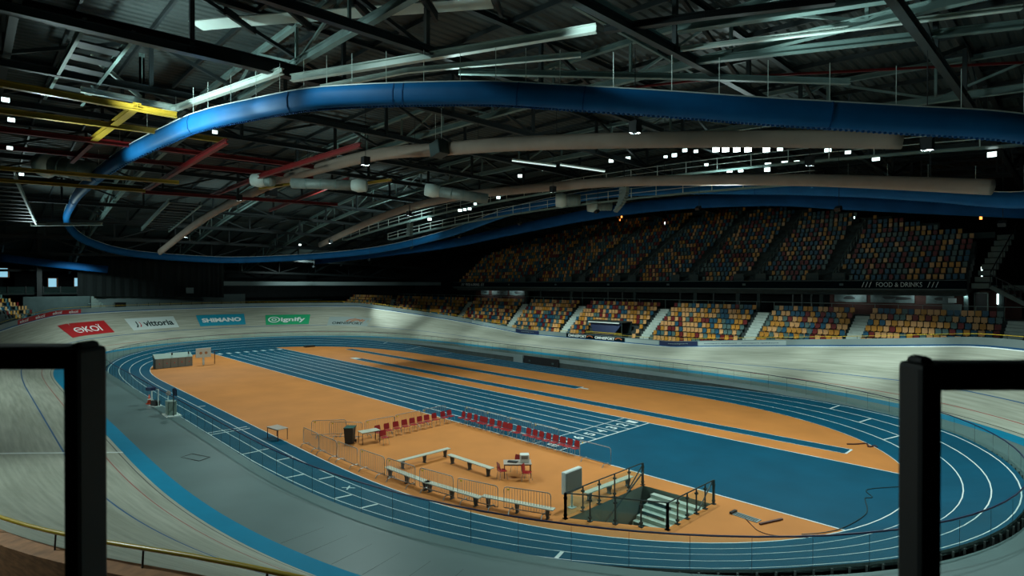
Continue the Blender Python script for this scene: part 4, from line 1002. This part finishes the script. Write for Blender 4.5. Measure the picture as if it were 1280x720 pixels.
# curved dark curtain
t = thing('curtain', 'huge dark curtain hanging behind the left bend', 'curtain')
pts = [(-93, -12.5), (-93.5, -6), (-92.5, 0), (-90.5, 5), (-88, 8.2)]
mb = MB(); R = smooth([(x, y, 0) for x, y in pts], 10)
for i in range(len(R)-1):
    dz = .12 if i % 2 else -.12
    a, b = R[i]+Vector((dz, 0, 0)), R[i+1]-Vector((dz, 0, 0)); za = 8.0-.01*i
    mb.poly([(a.x, a.y, za), (b.x, b.y, za), (b.x, b.y, 14.2), (a.x, a.y, 14.2)])
mb.build('cloth', 'curtain', t, recalc=False)
box_struct('wall_end_band', (-94.6, -10, 5.6), (-94.3, 14, 8.1), 'rimgrey')
t = thing('end_railing', 'thin railing in front of the pale band under the big curtain', 'railing')
for i in range(24): mb = MB(); y = -12+1.6*i; mb.bar((-86, y, 5.6), (-86, y, 7.0), .05); mb.build('railing_post', 'dark', t)
mb = MB(); mb.bar((-86, -12, 7.0), (-86, 26, 7.0), .05); mb.build('rail', 'teal_steel', t)
t = thing('equipment_box', 'black square box standing on the walkway behind the left bend', 'box', (-84.6, -8.1, 5.6)); mb = MB(); mb.box((-.5, -.7, 0), (.5, .7, 1.5)); mb.build('box_body', 'dark', t, bevel=.03); mb = MB(); mb.box((-.52, -.74, 1.5), (.52, .74, 1.56)); mb.build('box_lid', 'black_plastic', t)
mb = MB(); mb.box((-90.3, 2.6, 8.4), (-90.2, 3.8, 9.4)); tag(mb.build('wall_sign', 'rimgrey'), 'small square pale sign on the dark curtain', 'sign')
for i, (y, z, w_) in enumerate([(-14.4, 10.3, .55), (-10.7, 10.4, .55), (-20.9, 12.0, .5)]):
    t = thing('wall_monitor', ['lit blue and white monitor on the left end wall, left of the pair', 'lit pale monitor on the left end wall, right of the pair', 'dim lit monitor at the very left edge of the end wall'][i], 'monitor', (-107.9, y, z))
    mb = MB(); mb.box((0, -w_, -.75), (.06, w_, .75)); mb.build('screen', 'screen', t); mb = MB(); mb.box((-.08, -w_-.12, -.87), (0, w_+.25, .87)); mb.build('frame', 'ad_text_o', t)
mb = MB(); mb.box((-111.5, -24, 8.3), (-98, 9, 8.5)); struct(mb.build('floor_bar', 'concrete_dark'))
mb = MB(); mb.box((-98.2, -24, 8.5), (-98.1, -9, 9.6)); o = mb.build('glass_parapet', 'glass', None); tag(o, 'long glass parapet with dark posts before the bar at the left end', 'parapet')
for i in range(7): mb = MB(); y = -23+2.2*i; mb.bar((-98, y, 8.5), (-98, y, 9.7), .12); mb.build('parapet_post', 'dark', o)
for i, y in enumerate((-17.0, -9.8)):
    mb = MB(); mb.box((-97.6, y-.3+.9*i, 5), (-97, y+.35+.9*i, 18)); tag(mb.build('column', 'dark'), 'tall black steel column at the left end of the hall, %s one' % ('nearer' if i == 0 else 'farther'), 'column')
t = thing('walkway_stairs', 'short flight of pale steps beside the dark curtain at the left end', 'stairs', (0, 0, 0))
for j in range(8): mb = MB(); mb.box((-88, -11.4+.3*j, 5.6), (-87.2, -11.1+.3*j, 8.1-.3*j)); mb.build('step', 'concrete', t)
# seats of the near stand seen end-on at the left edge
mbs = {n_: MB() for n_ in seatnames}; dk = MB(); ak = MB(); random.seed(5)
ux = Vector((.80, -.60, 0)); uy = Vector((-.12, -.99, 0))
for j in range(9):
    for i in range(9):
        p = Vector((-75.3, -18.2, 0))-Vector((.62, 0, 0))*i*0+Vector((-.15, -.8, 0))*j+Vector((.42, -.34, 0))*i
        z = 5.3+.5*j; T = Matrix.Translation((p.x, p.y, z))
        if i == 4: ak.box((p.x-.3, p.y-.4, z-.5), (p.x+.3, p.y+.4, z+.05)); continue
        add_seat(mbs[random.choices(seatnames, wts)[0]], p.x, p.y, z, PI+.3)
        dk.box((p.x-.35, p.y-.42, z-1.2), (p.x+.35, p.y+.42, z-.03))
d_ = dk.build('side_stand_deck', 'concrete_dark'); tag(d_, 'stepped deck of the near side stand at the left edge', 'stand'); ak.build('aisle_steps', 'aisle', d_)
for n_ in seatnames:
    if mbs[n_].v: tag(mbs[n_].build('side_seats', 'seat_'+n_), '%s seats of the near side stand at the left edge' % n_, 'seats', kind='stuff')

# ------------------------------------------------------------------ infield furniture
# stair pit
pit = MB(); PZ = -3.0
for i in range(4):
    a, b = PIT[i], PIT[(i+1) % 4]
    if i != 2: pit.poly([(a[0], a[1], PZ), (b[0], b[1], PZ), (b[0], b[1], 0), (a[0], a[1], 0)])
    else: pit.poly([(a[0], a[1], PZ), (b[0], b[1], PZ), (b[0], b[1], 0), (a[0], a[1], 0)])
pw = struct(pit.build('wall_pit', 'pit_wall', recalc=False)); mb = MB(); mb.poly([(x, y, PZ+.01) for x, y in PIT]); mb.build('pit_floor', 'pit_floor', pw)
t = thing('pit_stairs', 'grey-green stairs leading down into the infield pit', 'stairs')
for j in range(16):
    y = -1.5-.30*j; z = -.17*(j+1)
    mb = MB(); mb.box((7.45, y-.32, z-.17), (10.2, y, z)); mb.build('step', 'stair', t)
for j in range(1, 14, 2):  # dark strips paint shade on the left half of alternate risers
    y = -1.5-.30*j; z = -.17*(j+1); mb = MB(); mb.box((7.5, y-.335, z-.16), (8.75, y-.32, z-.02)); mb.build('step_shade', 'riser_shade', t)
mb = MB(); mb.bar((6.95, -1.7, .75), (6.95, -6.3, -1.6), .05); mb.build('handrail', 'rail_dark', t)
t = thing('pit_balustrade', 'glass balustrade with dark posts around the stair pit', 'balustrade')
H = 1.1
seg = [((6.74, -1.40), (6.74, -7.28), 5), ((6.74, -7.28), (10.34, -5.12), 4), ((10.34, -5.12), (10.36, -1.2), 5)]
for a, b, n_ in seg:
    a = Vector((*a, 0)); b = Vector((*b, 0)); 
    mb = MB(); mb.tube([a+Vector((0, 0, H)), b+Vector((0, 0, H))], .028, 6); mb.build('top_rail', 'rail_dark', t)
    for i in range(n_+1):
        p = a.lerp(b, i/n_); mb = MB(); mb.bar(p, p+Vector((0, 0, H)), .05 if 0 < i < n_ else .09, .05 if 0 < i < n_ else .09); mb.box((p.x-.09, p.y-.09, 0), (p.x+.09, p.y+.09, .03)); mb.box((p.x-.06, p.y-.06, .12), (p.x+.06, p.y+.06, .2)); mb.box((p.x-.06, p.y-.06, .85), (p.x+.06, p.y+.06, .93)); mb.build('post', 'rail_dark', t)
    for i in range(n_):
        p = a.lerp(b, (i+.06)/n_); q = a.lerp(b, (i+.94)/n_); mb = MB(); mb.poly([p+Vector((0, 0, .1)), q+Vector((0, 0, .1)), q+Vector((0, 0, 1.0)), p+Vector((0, 0, 1.0))]); mb.build('pane', 'glass2', t, recalc=False)
for x in (6.74, 10.36):
    mb = MB(); mb.bar((x, -1.35, 1.05), (x, -2.6, .1), .04); mb.build('brace', 'rail_dark', t)
# benches
def bench_proto():
    o = thing('bench', 'x', 'bench')
    mb = MB(); mb.box((-1.75, -.16, .42), (1.75, .16, .47)); mb.build('seat_board', 'bench_top', o, bevel=.01)
    for x in (-1.45, 0, 1.45):
        mb = MB(); c = [(x-.04, -.14), (x+.04, -.14)]
        mb.poly([(x-.04, -.15, .42), (x+.04, -.15, .42), (x+.04, -.07, 0), (x-.04, -.07, 0)]); mb.poly([(x-.04, .15, .42), (x+.04, .15, .42), (x+.04, .07, 0), (x-.04, .07, 0)])
        mb.poly([(x-.04, -.15, .42), (x-.04, .15, .42), (x-.04, .07, 0), (x-.04, -.07, 0)]); mb.poly([(x+.04, -.15, .42), (x+.04, .15, .42), (x+.04, .07, 0), (x+.04, -.07, 0)])
        mb.box((x-.05, -.13, 0), (x+.05, .13, .03)); mb.build('leg', 'bench_leg', o)
    return o
B = [((-3.75, -7.15), 90.5, 'pale gym bench set crosswise, the left side of the angle of benches'), ((-1.05, -6.1), 2, 'pale gym bench running to the right from the back corner of the angle'),
     ((-1.6, -9.72), 3, 'pale gym bench behind the near barriers, leftmost of three in a row'), ((1.6, -9.36), 9, 'pale gym bench behind the near barriers, middle of three in a row'), ((4.85, -8.3), 19, 'pale gym bench behind the near barriers, rightmost of three in a row'),
     ((6.28, -3.55), 88, 'pale gym bench standing along the left side of the pit balustrade')]
p0 = bench_proto()
for i, (l, a, lab) in enumerate(B):
    o = p0 if i == 0 else dup(p0)
    o.location = (*l, 0); o.rotation_euler = (0, 0, math.radians(a)); o['label'] = lab; o['group'] = 'gym benches'
# barriers
def barrier_proto():
    o = thing('crowd_barrier', 'x', 'barrier'); L = 1.08
    mb = MB(); r_ = .12; pts = [(-L, 0, .18), (-L, 0, 1.1-r_), (-L+.035, 0, 1.1-.035), (-L+r_, 0, 1.1), (L-r_, 0, 1.1), (L-.035, 0, 1.1-.035), (L, 0, 1.1-r_), (L, 0, .18)]
    mb.tube(pts, .022, 6, closed=True); mb.build('frame', 'galv', o, smooth=True)
    mb = MB()
    for i in range(1, 17): x = -L+2*L*i/17; mb.bar((x, 0, .18), (x, 0, 1.09), .012)
    tag(mb.build('bars', 'galv', o), kind='stuff')
    for s_ in (-1, 1):
        mb = MB(); mb.tube([(s_*.75, -.32, 0), (s_*.75, -.2, .16), (s_*.75, .2, .16), (s_*.75, .32, 0)], .024, 5); mb.build('foot', 'chrome', o)
    mb = MB(); mb.box((-.93, -.012, .96), (-.83, .012, 1.03)); mb.build('tag_plate', 'yellow', o)
    return o
bp = barrier_proto()
nr = [(-12.55, -10.35), (-10.4, -10.62), (-8.1, -10.6), (-5.85, -10.55), (-3.5, -10.38), (-1.2, -10.15), (1.2, -9.75), (3.45, -9.1), (5.5, -8.05)]
places = []
for i, (x, y) in enumerate([(-10.8, -10.55), (-8.6, -10.55), (-6.4, -10.45), (-4.1, -10.25), (-1.75, -10.0), (.7, -9.62), (3.1, -9.1), (5.35, -8.2)]):
    a = [-1, 1, 2, 5, 7, 10, 16, 24][i]
    places.append(((x, y), a, 'galvanised crowd barrier on the near edge of the orange infield, %s from the left' % ords[i]))
places += [((-12.5, -8.55), 135-80, 'galvanised crowd barrier standing alone at the left rear of the enclosure'), ((-11.25, -8.0), 42, 'galvanised crowd barrier behind the black wheelie bin'), ((-10.6, -5.9), 88, 'galvanised crowd barrier behind the left red chairs, next to the bin'), ((-10.75, -3.6), 92, 'galvanised crowd barrier behind the left red chairs, middle one'), ((-10.85, -1.3), 92, 'galvanised crowd barrier at the far end behind the left red chairs')]
for i, x in enumerate((-8.5, -6.2, -3.9, -1.6)): places.append(((x, .55), 0, 'galvanised crowd barrier behind the long row of red chairs, %s from the left' % ords[i]))
places.append(((3.0, -.42), 0, 'open galvanised barrier beyond the right end of the red chair row'))
for i, (l, a, lab) in enumerate(places):
    o = bp if i == 0 else dup(bp)
    o.location = (*l, .012 if l[1] > 0 else 0); o.rotation_euler = (0, 0, math.radians(a)); o['label'] = lab; o['group'] = 'crowd barriers'
    if lab.startswith('open'):
        for ch in [x for x in bpy.data.objects if x.parent == o and x.name.startswith('bars')]: bpy.data.objects.remove(ch)
# chairs
def chair_proto():
    o = thing('stacking_chair', 'x', 'chair')
    mb = MB(); n_ = 6
    # backrest: curved shell
    for i in range(n_):
        for j in range(3):
            def P(u, v): a = (u-.5)*.9; w_ = .22 if v < .9 else .19; return (math.sin(a)*.5*w_/.22, .20-math.cos(a)*.12+.12+.06*v-.05, .50+.36*v)
            u0, u1, v0, v1 = i/n_, (i+1)/n_, j/3, (j+1)/3
            mb.poly([P(u0, v0), P(u1, v0), P(u1, v1), P(u0, v1)]); mb.poly([tuple(Vector(P(u, v))+Vector((0, .02, 0))) for u, v in ((u0, v0), (u1, v0), (u1, v1), (u0, v1))])
    mb.build('backrest', 'chair_red', o, smooth=True)
    mb = MB(); mb.box((-.22, -.2, .43), (.22, .22, .46)); mb.build('seat', 'chair_red', o, bevel=.012)
    for sx in (-1, 1):
        for sy in (-1, 1):
            mb = MB(); mb.tube([(sx*.18, sy*.15, .44), (sx*.22, sy*.22, 0)], .012, 5); mb.build('leg', 'chrome', o)
    mb = MB(); 
    for sx in (-1, 1): mb.bar((sx*.17, .18, .44), (sx*.17, .26, .62), .02)
    mb.build('back_bracket', 'chrome', o)
    return o
cp = chair_proto(); CH = []
ls = [-6.45, -5.75, -5.05, -4.35, -3.7, -3.05, -2.45, -1.75, -.95, -.35]
for i, y in enumerate(ls): CH.append(((-9.75-.04*i, y), 90+random.uniform(-6, 6), 'red stacking chair in the crosswise left row, %s from the bin end' % ords[i]))
rs = [-9.2, -8.5, -7.85, -7.2, -6.8, -6.1, -5.4, -4.8, -4.35, -3.55, -2.65, -2.1, -1.55, -.95, -.35, .25, .75, 1.3]
nn = ords+['fifteenth', 'sixteenth', 'seventeenth', 'eighteenth']
for i, x in enumerate(rs): CH.append(((x, -.12), random.uniform(-8, 8), 'red stacking chair in the long row beside the blue lanes, %s from the left' % nn[i]))
CH += [((1.25, -5.85), 195, 'red stacking chair at the near left side of the score table'), ((2.35, -5.15), 115, 'red stacking chair at the right end of the score table'), ((.95, -4.55), 10, 'red stacking chair behind the score table'), ((-8.45, -6.85), 90, 'red stacking chair tucked behind the white table by the bin')]
CH[-4] = (CH[-4][0], 160, CH[-4][2])
for i, (l, a, lab) in enumerate(CH):
    o = cp if i == 0 else dup(cp)
    o.location = (*l, 0); o.rotation_euler = (0, 0, math.radians(a)); o['label'] = lab; o['group'] = 'red stacking chairs'
# tables
def table(label, loc, rz, L, W, top='table_top'):
    o = thing('table', label, 'table', (*loc, 0), math.radians(rz))
    mb = MB(); mb.box((-L/2, -W/2, .71), (L/2, W/2, .75)); mb.build('table_top', top, o, bevel=.008)
    for sx in (-1, 1):
        for sy in (-1, 1): mb = MB(); x, y = sx*(L/2-.05), sy*(W/2-.05); mb.bar((x, y, 0), (x, y, .71), .035); mb.build('leg', 'table_leg', o)
    mb = MB()
    for sy in (-1, 1): mb.bar((-L/2+.05, sy*(W/2-.05), .68), (L/2-.05, sy*(W/2-.05), .68), .03)
    mb.build('apron_frame', 'table_leg', o)
table('small cream topped table standing alone left of the barriers', (-14.4, -11.15), 8, 1.35, .75)
table('white topped table between the black bin and the red chairs', (-9.55, -7.3), 85, 1.25, .7, 'bench_top')
table('cream score table with a white machine in the middle of the enclosure', (1.5, -5.0), 48, 1.45, .8)
o = thing('wheelie_bin', 'black wheelie bin with dark green lid behind the left barriers', 'bin', (-10.15, -8.3, 0), math.radians(45))
mb = MB(); mb.poly([(-.24, -.26, .06), (.24, -.26, .06), (.24, .24, .06), (-.24, .24, .06)]); c0 = [(-.24, -.26, .06), (.24, -.26, .06), (.24, .24, .06), (-.24, .24, .06)]; c1 = [(-.29, -.33, 1.0), (.29, -.33, 1.0), (.29, .3, 1.0), (-.29, .3, 1.0)]
for i in range(4): mb.poly([c0[i], c0[(i+1) % 4], c1[(i+1) % 4], c1[i]])
mb.poly(c1); mb.build('body', 'bin', o, bevel=.02)
mb = MB(); mb.box((-.31, -.36, 1.0), (.31, .36, 1.06)); mb.build('lid', 'bin_lid', o, bevel=.02)
for s_ in (-1, 1): mb = MB(); mb.tube([(s_*.26, .28, .1), (s_*.31, .28, .1)], .1, 12); mb.build('wheel', 'black_plastic', o)
mb = MB(); mb.bar((-.25, .4, .95), (.25, .4, .95), .03); mb.build('handle', 'black_plastic', o)
o = thing('scoring_machine', 'white boxy scoring machine standing on the score table', 'machine', (1.75, -4.75, .75), math.radians(48))
mb = MB(); mb.box((-.22, -.2, 0), (.25, .22, .42)); mb.build('case', 'white_plastic', o, bevel=.03); mb = MB(); mb.box((.251, -.15, .05), (.26, .15, .3)); mb.build('vent_panel', 'black_plastic', o)
mb = MB(); mb.box((-.16, -.205, .2), (.18, -.2, .36)); mb.build('display', 'grey_plastic', o)
o = thing('keyboard', 'black flat keypad lying on the score table', 'keypad', (1.35, -5.2, .75), math.radians(30)); mb = MB(); mb.box((-.25, -.13, 0), (.25, .13, .06)); mb.build('case', 'black_plastic', o, bevel=.015); mb = MB(); mb.box((-.2, -.09, .06), (.2, .09, .07)); mb.build('keys', 'bench_leg', o)
# display board
o = thing('display_board', 'white framed grey display board on a single post by the pit', 'display board', (6.15, -6.15, 0), math.radians(92))
mb = MB(); mb.box((-.62, -.12, .72), (.62, .12, 1.72)); mb.build('cabinet', 'white_plastic', o, bevel=.05)
mb = MB(); mb.box((-.56, -.135, .77), (.56, -.12, 1.67)); mb.build('screen_panel', 'grey_plastic', o)
mb = MB(); mb.cyl((.0, 0, 0), .05, .75, 8); mb.build('post', 'white_plastic', o); mb = MB(); mb.box((-.16, -.14, 0), (.16, .14, .03)); mb.build('foot_plate', 'white_plastic', o)
# box and scoreboard at the far left end of the infield
o = thing('storage_box', 'long grey storage box with pale green cover at the far left of the infield', 'storage box', (-55.4, -7.6, 0), math.radians(92))
for i in range(5): mb = MB(); mb.box((-1.95+.8*i, -.55, 0), (-1.18+.8*i, .55, 1.15)); mb.build('box_section', 'tech_grey', o, bevel=.02)
mb = MB(); mb.poly([(-2, -.55, 1.15), (2.05, -.55, 1.15), (2.05, .5, 1.65), (-2, .5, 1.65)]); mb.poly([(-2, .6, 1.15), (2.05, .6, 1.15), (2.05, .5, 1.65), (-2, .5, 1.65)]); mb.build('cover', 'tech_top', o)
for s_ in (-.2, 1.6): mb = MB(); mb.box((s_, -.3, 1.45), (s_+.12, -.15, 1.75)); mb.build('cover_clip', 'black_plastic', o)
for i in range(5): mb = MB(); mb.box((-1.6+.8*i, -.56, .5), (-1.5+.8*i, -.55, .62)); mb.build('red_dot', 'ad_text_r', o)
o = thing('lap_scoreboard', 'white board with two round brown marks on a post beside the storage box', 'scoreboard', (-54.6, -4.45, 0), math.radians(92))
mb = MB(); mb.box((-.85, -.06, .95), (.85, .06, 2.1)); mb.build('board', 'white_plastic', o); mb = MB(); mb.box((-.1, -.08, 0), (.1, .08, .95)); mb.build('post', 'white_plastic', o)
for s_ in (-.3, .3): mb = MB(); mb.tube([(s_, -.065, 1.5), (s_, -.075, 1.5)], .17, 14); mb.build('round_mark', 'wood', o)
o = thing('bracket_stand', 'thin dark stand beside the white scoreboard', 'stand', (-54.8, -3.1, 0)); mb = MB(); mb.bar((0, 0, 0), (0, 0, 1.6), .07); mb.build('pole', 'table_leg', o); mb = MB(); mb.bar((0, -.5, 1.6), (0, .5, 1.6), .06); mb.build('crossbar', 'table_leg', o)
# start equipment on the apron at the left
AZ = 1.01
o = thing('traffic_cone', 'orange traffic cone standing on the grey apron at the left', 'cone', (-27.0, -15.75, AZ)); mb = MB(); mb.cyl((0, 0, .03), .16, .67, 12, 0, .03); mb.build('cone_body', 'cone', o, smooth=True); mb = MB(); mb.box((-.2, -.2, 0), (.2, .2, .04)); mb.build('base', 'cone', o)
mb = MB(); mb.cyl((0, 0, .32), .105, .12, 12, 0, .08); mb.build('band', 'rimwhite', o)
o = thing('metal_frame', 'pale metal gate frame with a black box standing beside the orange cone', 'frame', (-25.9, -15.6, AZ), math.radians(20))
for s_ in (-.38, .38): mb = MB(); mb.bar((s_, 0, 0), (s_, 0, 1.25), .06); mb.build('upright', 'rimwhite', o)
mb = MB(); mb.bar((-.4, 0, 1.25), (.4, 0, 1.25), .06); mb.build('top_bar', 'rimwhite', o); mb = MB(); mb.box((-.3, -.15, .03), (.3, .2, .4)); mb.build('black_box', 'black_plastic', o); mb = MB(); mb.box((-.3, -.5, 1.2), (.25, -.1, 1.42)); mb.build('blue_cap', 'navy', o); mb = MB(); mb.box((-.45, -.3, 0), (.45, .3, .03)); mb.build('base', 'rimwhite', o)
o = thing('winder_board', 'yellow and cream winged board on a thin stand behind the gate frame', 'board', (-23.9, -15.2, AZ)); mb = MB(); mb.box((-.5, -.03, 1.0), (.1, .03, 1.2)); mb.box((-.1, -.03, 1.12), (.55, .03, 1.36)); mb.build('board', 'table_top', o); mb = MB(); mb.bar((0, 0, 0), (0, 0, 1.1), .05); mb.build('pole', 'rimwhite', o)
o = thing('starter_stand', 'pale stand carrying a dark blue cloth on a pole, at the apron edge', 'stand', (-21.6, -15.5, AZ))
mb = MB(); mb.box((-.75, -.45, 0), (.7, .45, .06)); mb.build('base', 'rimwhite', o); mb = MB(); mb.box((-.45, -.3, .06), (.25, .25, 1.0)); mb.build('cabinet', 'tech_top', o, bevel=.03); mb = MB(); mb.bar((.45, 0, 0), (.45, 0, 1.9), .05); mb.build('pole', 'rail_dark', o)
mb = MB(); mb.poly([(.1, .03, 1.45), (.8, .06, 1.4), (.85, .03, 1.85), (.45, 0, 1.95), (.05, 0, 1.8)]); mb.poly([(.1, .1, 1.45), (.8, .14, 1.4), (.85, .1, 1.85), (.45, .08, 1.95), (.05, .08, 1.8)]); mb.build('blue_cloth', 'navy', o)
# hatch plate, bar, cables
o = thing('floor_plate', 'open metal floor plate with grooves right of the pit', 'floor plate', (12.0, -1.6, .0), math.radians(-5))
mb = MB(); mb.box((-.55, -.2, 0), (.6, .2, .03)); mb.build('plate', 'rimgrey', o)
for i in range(3): mb = MB(); mb.box((-.5, -.14+.11*i, .03), (.55, -.11+.11*i, .045)); mb.build('groove', 'rail_dark', o)
mb = MB(); mb.box((-.62, -.22, 0), (-.5, .22, .1)); mb.build('end_stop', 'black_plastic', o)
mb = MB(); mb.bar((12.75, -1.95, .04), (13.2, -.75, .04), .1, .06); tag(mb.build('wooden_bar', 'table_leg'), 'dark brown bar lying on the orange floor right of the floor plate', 'bar')
mb = MB(); mb.tube(smooth([(12.05, -1.75, .02), (12.5, -2.2, .02), (13.0, -2.6, .02), (13.6, -2.55, .02), (14.6, -1.8, .02)], 5), .015, 5); tag(mb.build('floor_cable', 'table_leg'), 'thin brown cable running from the floor plate to the navy handrail', 'cable')
mb = MB(); mb.tube(smooth([(16.5, 8.6, .03), (15.6, 7.3, .03), (14.7, 5.8, .03), (15.15, 4.9, .03), (14.95, 4.5, .03), (15.1, 4.0, .03), (15.5, 2.5, .03), (15.3, .4, .03), (14.9, -.8, .03), (14.3, -1.7, .03)], 4), .018, 5); tag(mb.build('floor_cable', 'rail_dark'), 'long dark cable winding over the blue surface at the right', 'cable')
mb = MB(); mb.tube(smooth([(11.6, 13.9, .03), (12.0, 14.3, .03), (12.4, 14.9, .03), (12.7, 14.2, .03), (12.9, 14.7, .03), (13.1, 14.4, .03)], 5), .05, 6); tag(mb.build('coiled_strap', 'table_leg'), 'brown crumpled strap lying on the far right tip of the orange infield', 'strap')
mb = MB(); mb.box((-65.3, 13.0, .0), (-64.6, 14.6, .25)); tag(mb.build('take_off_block', 'black_plastic', bevel=.03), 'small black block on the orange strip at the far left', 'block')
# opening under the far straight
t = thing('tunnel_opening', 'black open gateway in the far wall below the azure band', 'gateway', (-25.3, 25.35, 0))
mb = MB(); mb.box((-2.9, 0, 0.02), (2.9, .12, .98)); mb.build('dark_opening', 'black_plastic', t)
for x in (-1.9, 2.0): mb = MB(); mb.box((x-.15, -.08, .3), (x+.15, 0, .5)); mb.build('lamp_plate', 'wall_grey', t)
mb = MB(); mb.box((-30.1, 25.3, .02), (-28.4, 25.42, .98)); tag(mb.build('wall_panel', 'rimgrey'), 'pale grey door panel left of the black gateway', 'panel')

# ------------------------------------------------------------------ foreground railings and platform
fw = Vector((-math.sin(YAW), math.cos(YAW), 0)); rt_ = Vector((math.cos(YAW), math.sin(YAW), 0))
def cp_(right, depth, up): return CAM+fw*depth+rt_*right+Vector((0, 0, up))
F = 709.2
def post(name, label, u0, u1, usplit, depth, top, railside, rail_v0, rail_v1):
    """square post turned to show its inner flank, with a rail leaving towards the frame edge"""
    s_ = 1 if railside > 0 else -1
    zt = -(top-355.5)/F*depth; t = thing(name, label, 'railing')
    T = Matrix(((rt_.x, fw.x, 0, CAM.x), (rt_.y, fw.y, 0, CAM.y), (0, 0, 1, CAM.z), (0, 0, 0, 1)))
    xo = (u1 if s_ > 0 else u0); xi = usplit
    a = (xi-640)/F*depth; b = (xo-640)/F*depth; lo, hi = min(a, b), max(a, b)
    inner_u = (u0 if s_ > 0 else u1); D = abs((xi-640)/F*depth)/abs((inner_u-640)/F)-depth
    mb = MB(); mb.box((lo, depth, -1.35), (hi, depth+D, zt-.012)); mb.box((lo+.006, depth+.012, zt-.02), (hi-.006, depth+D-.012, zt)); o = mb.build('post', 'post', t, bevel=.012); o.matrix_world = T; o.parent = t
    z0 = -(rail_v0-355.5)/F*depth; z1 = -(rail_v1-355.5)/F*depth
    mb = MB(); x0 = hi-.005 if s_ > 0 else lo+.005; x1 = x0+s_*1.6
    mb.box((min(x0, x1), depth+.005, z1), (max(x0, x1), depth+D-.005, z0)); o = mb.build('top_rail', 'post', t, bevel=.008); o.matrix_world = T; o.parent = t
    mb = MB(); mb.box((x1-.025, depth+.005, -1.35), (x1+.025, depth+D-.005, z1)); o = mb.build('end_post', 'post', t); o.matrix_world = T; o.parent = t
    return t
post('foreground_railing', 'black steel railing post and rail in the left foreground', 76, 135, 96, 1.15, 429, -1, 434, 463)
post('foreground_railing', 'black steel railing post and rail in the right foreground', 1121, 1181, 1153, .985, 447, 1, 455, 490)
mb = MB(); T = Matrix(((rt_.x, fw.x, 0, CAM.x), (rt_.y, fw.y, 0, CAM.y), (0, 0, 1, CAM.z), (0, 0, 0, 1)))
mb.box((-2.6, -2.2, -1.55), (2.6, 1.3, -1.35), 0, T); tag(mb.build('viewing_platform', 'concrete_dark'), 'dark concrete platform edge that carries the two foreground railings', 'platform')
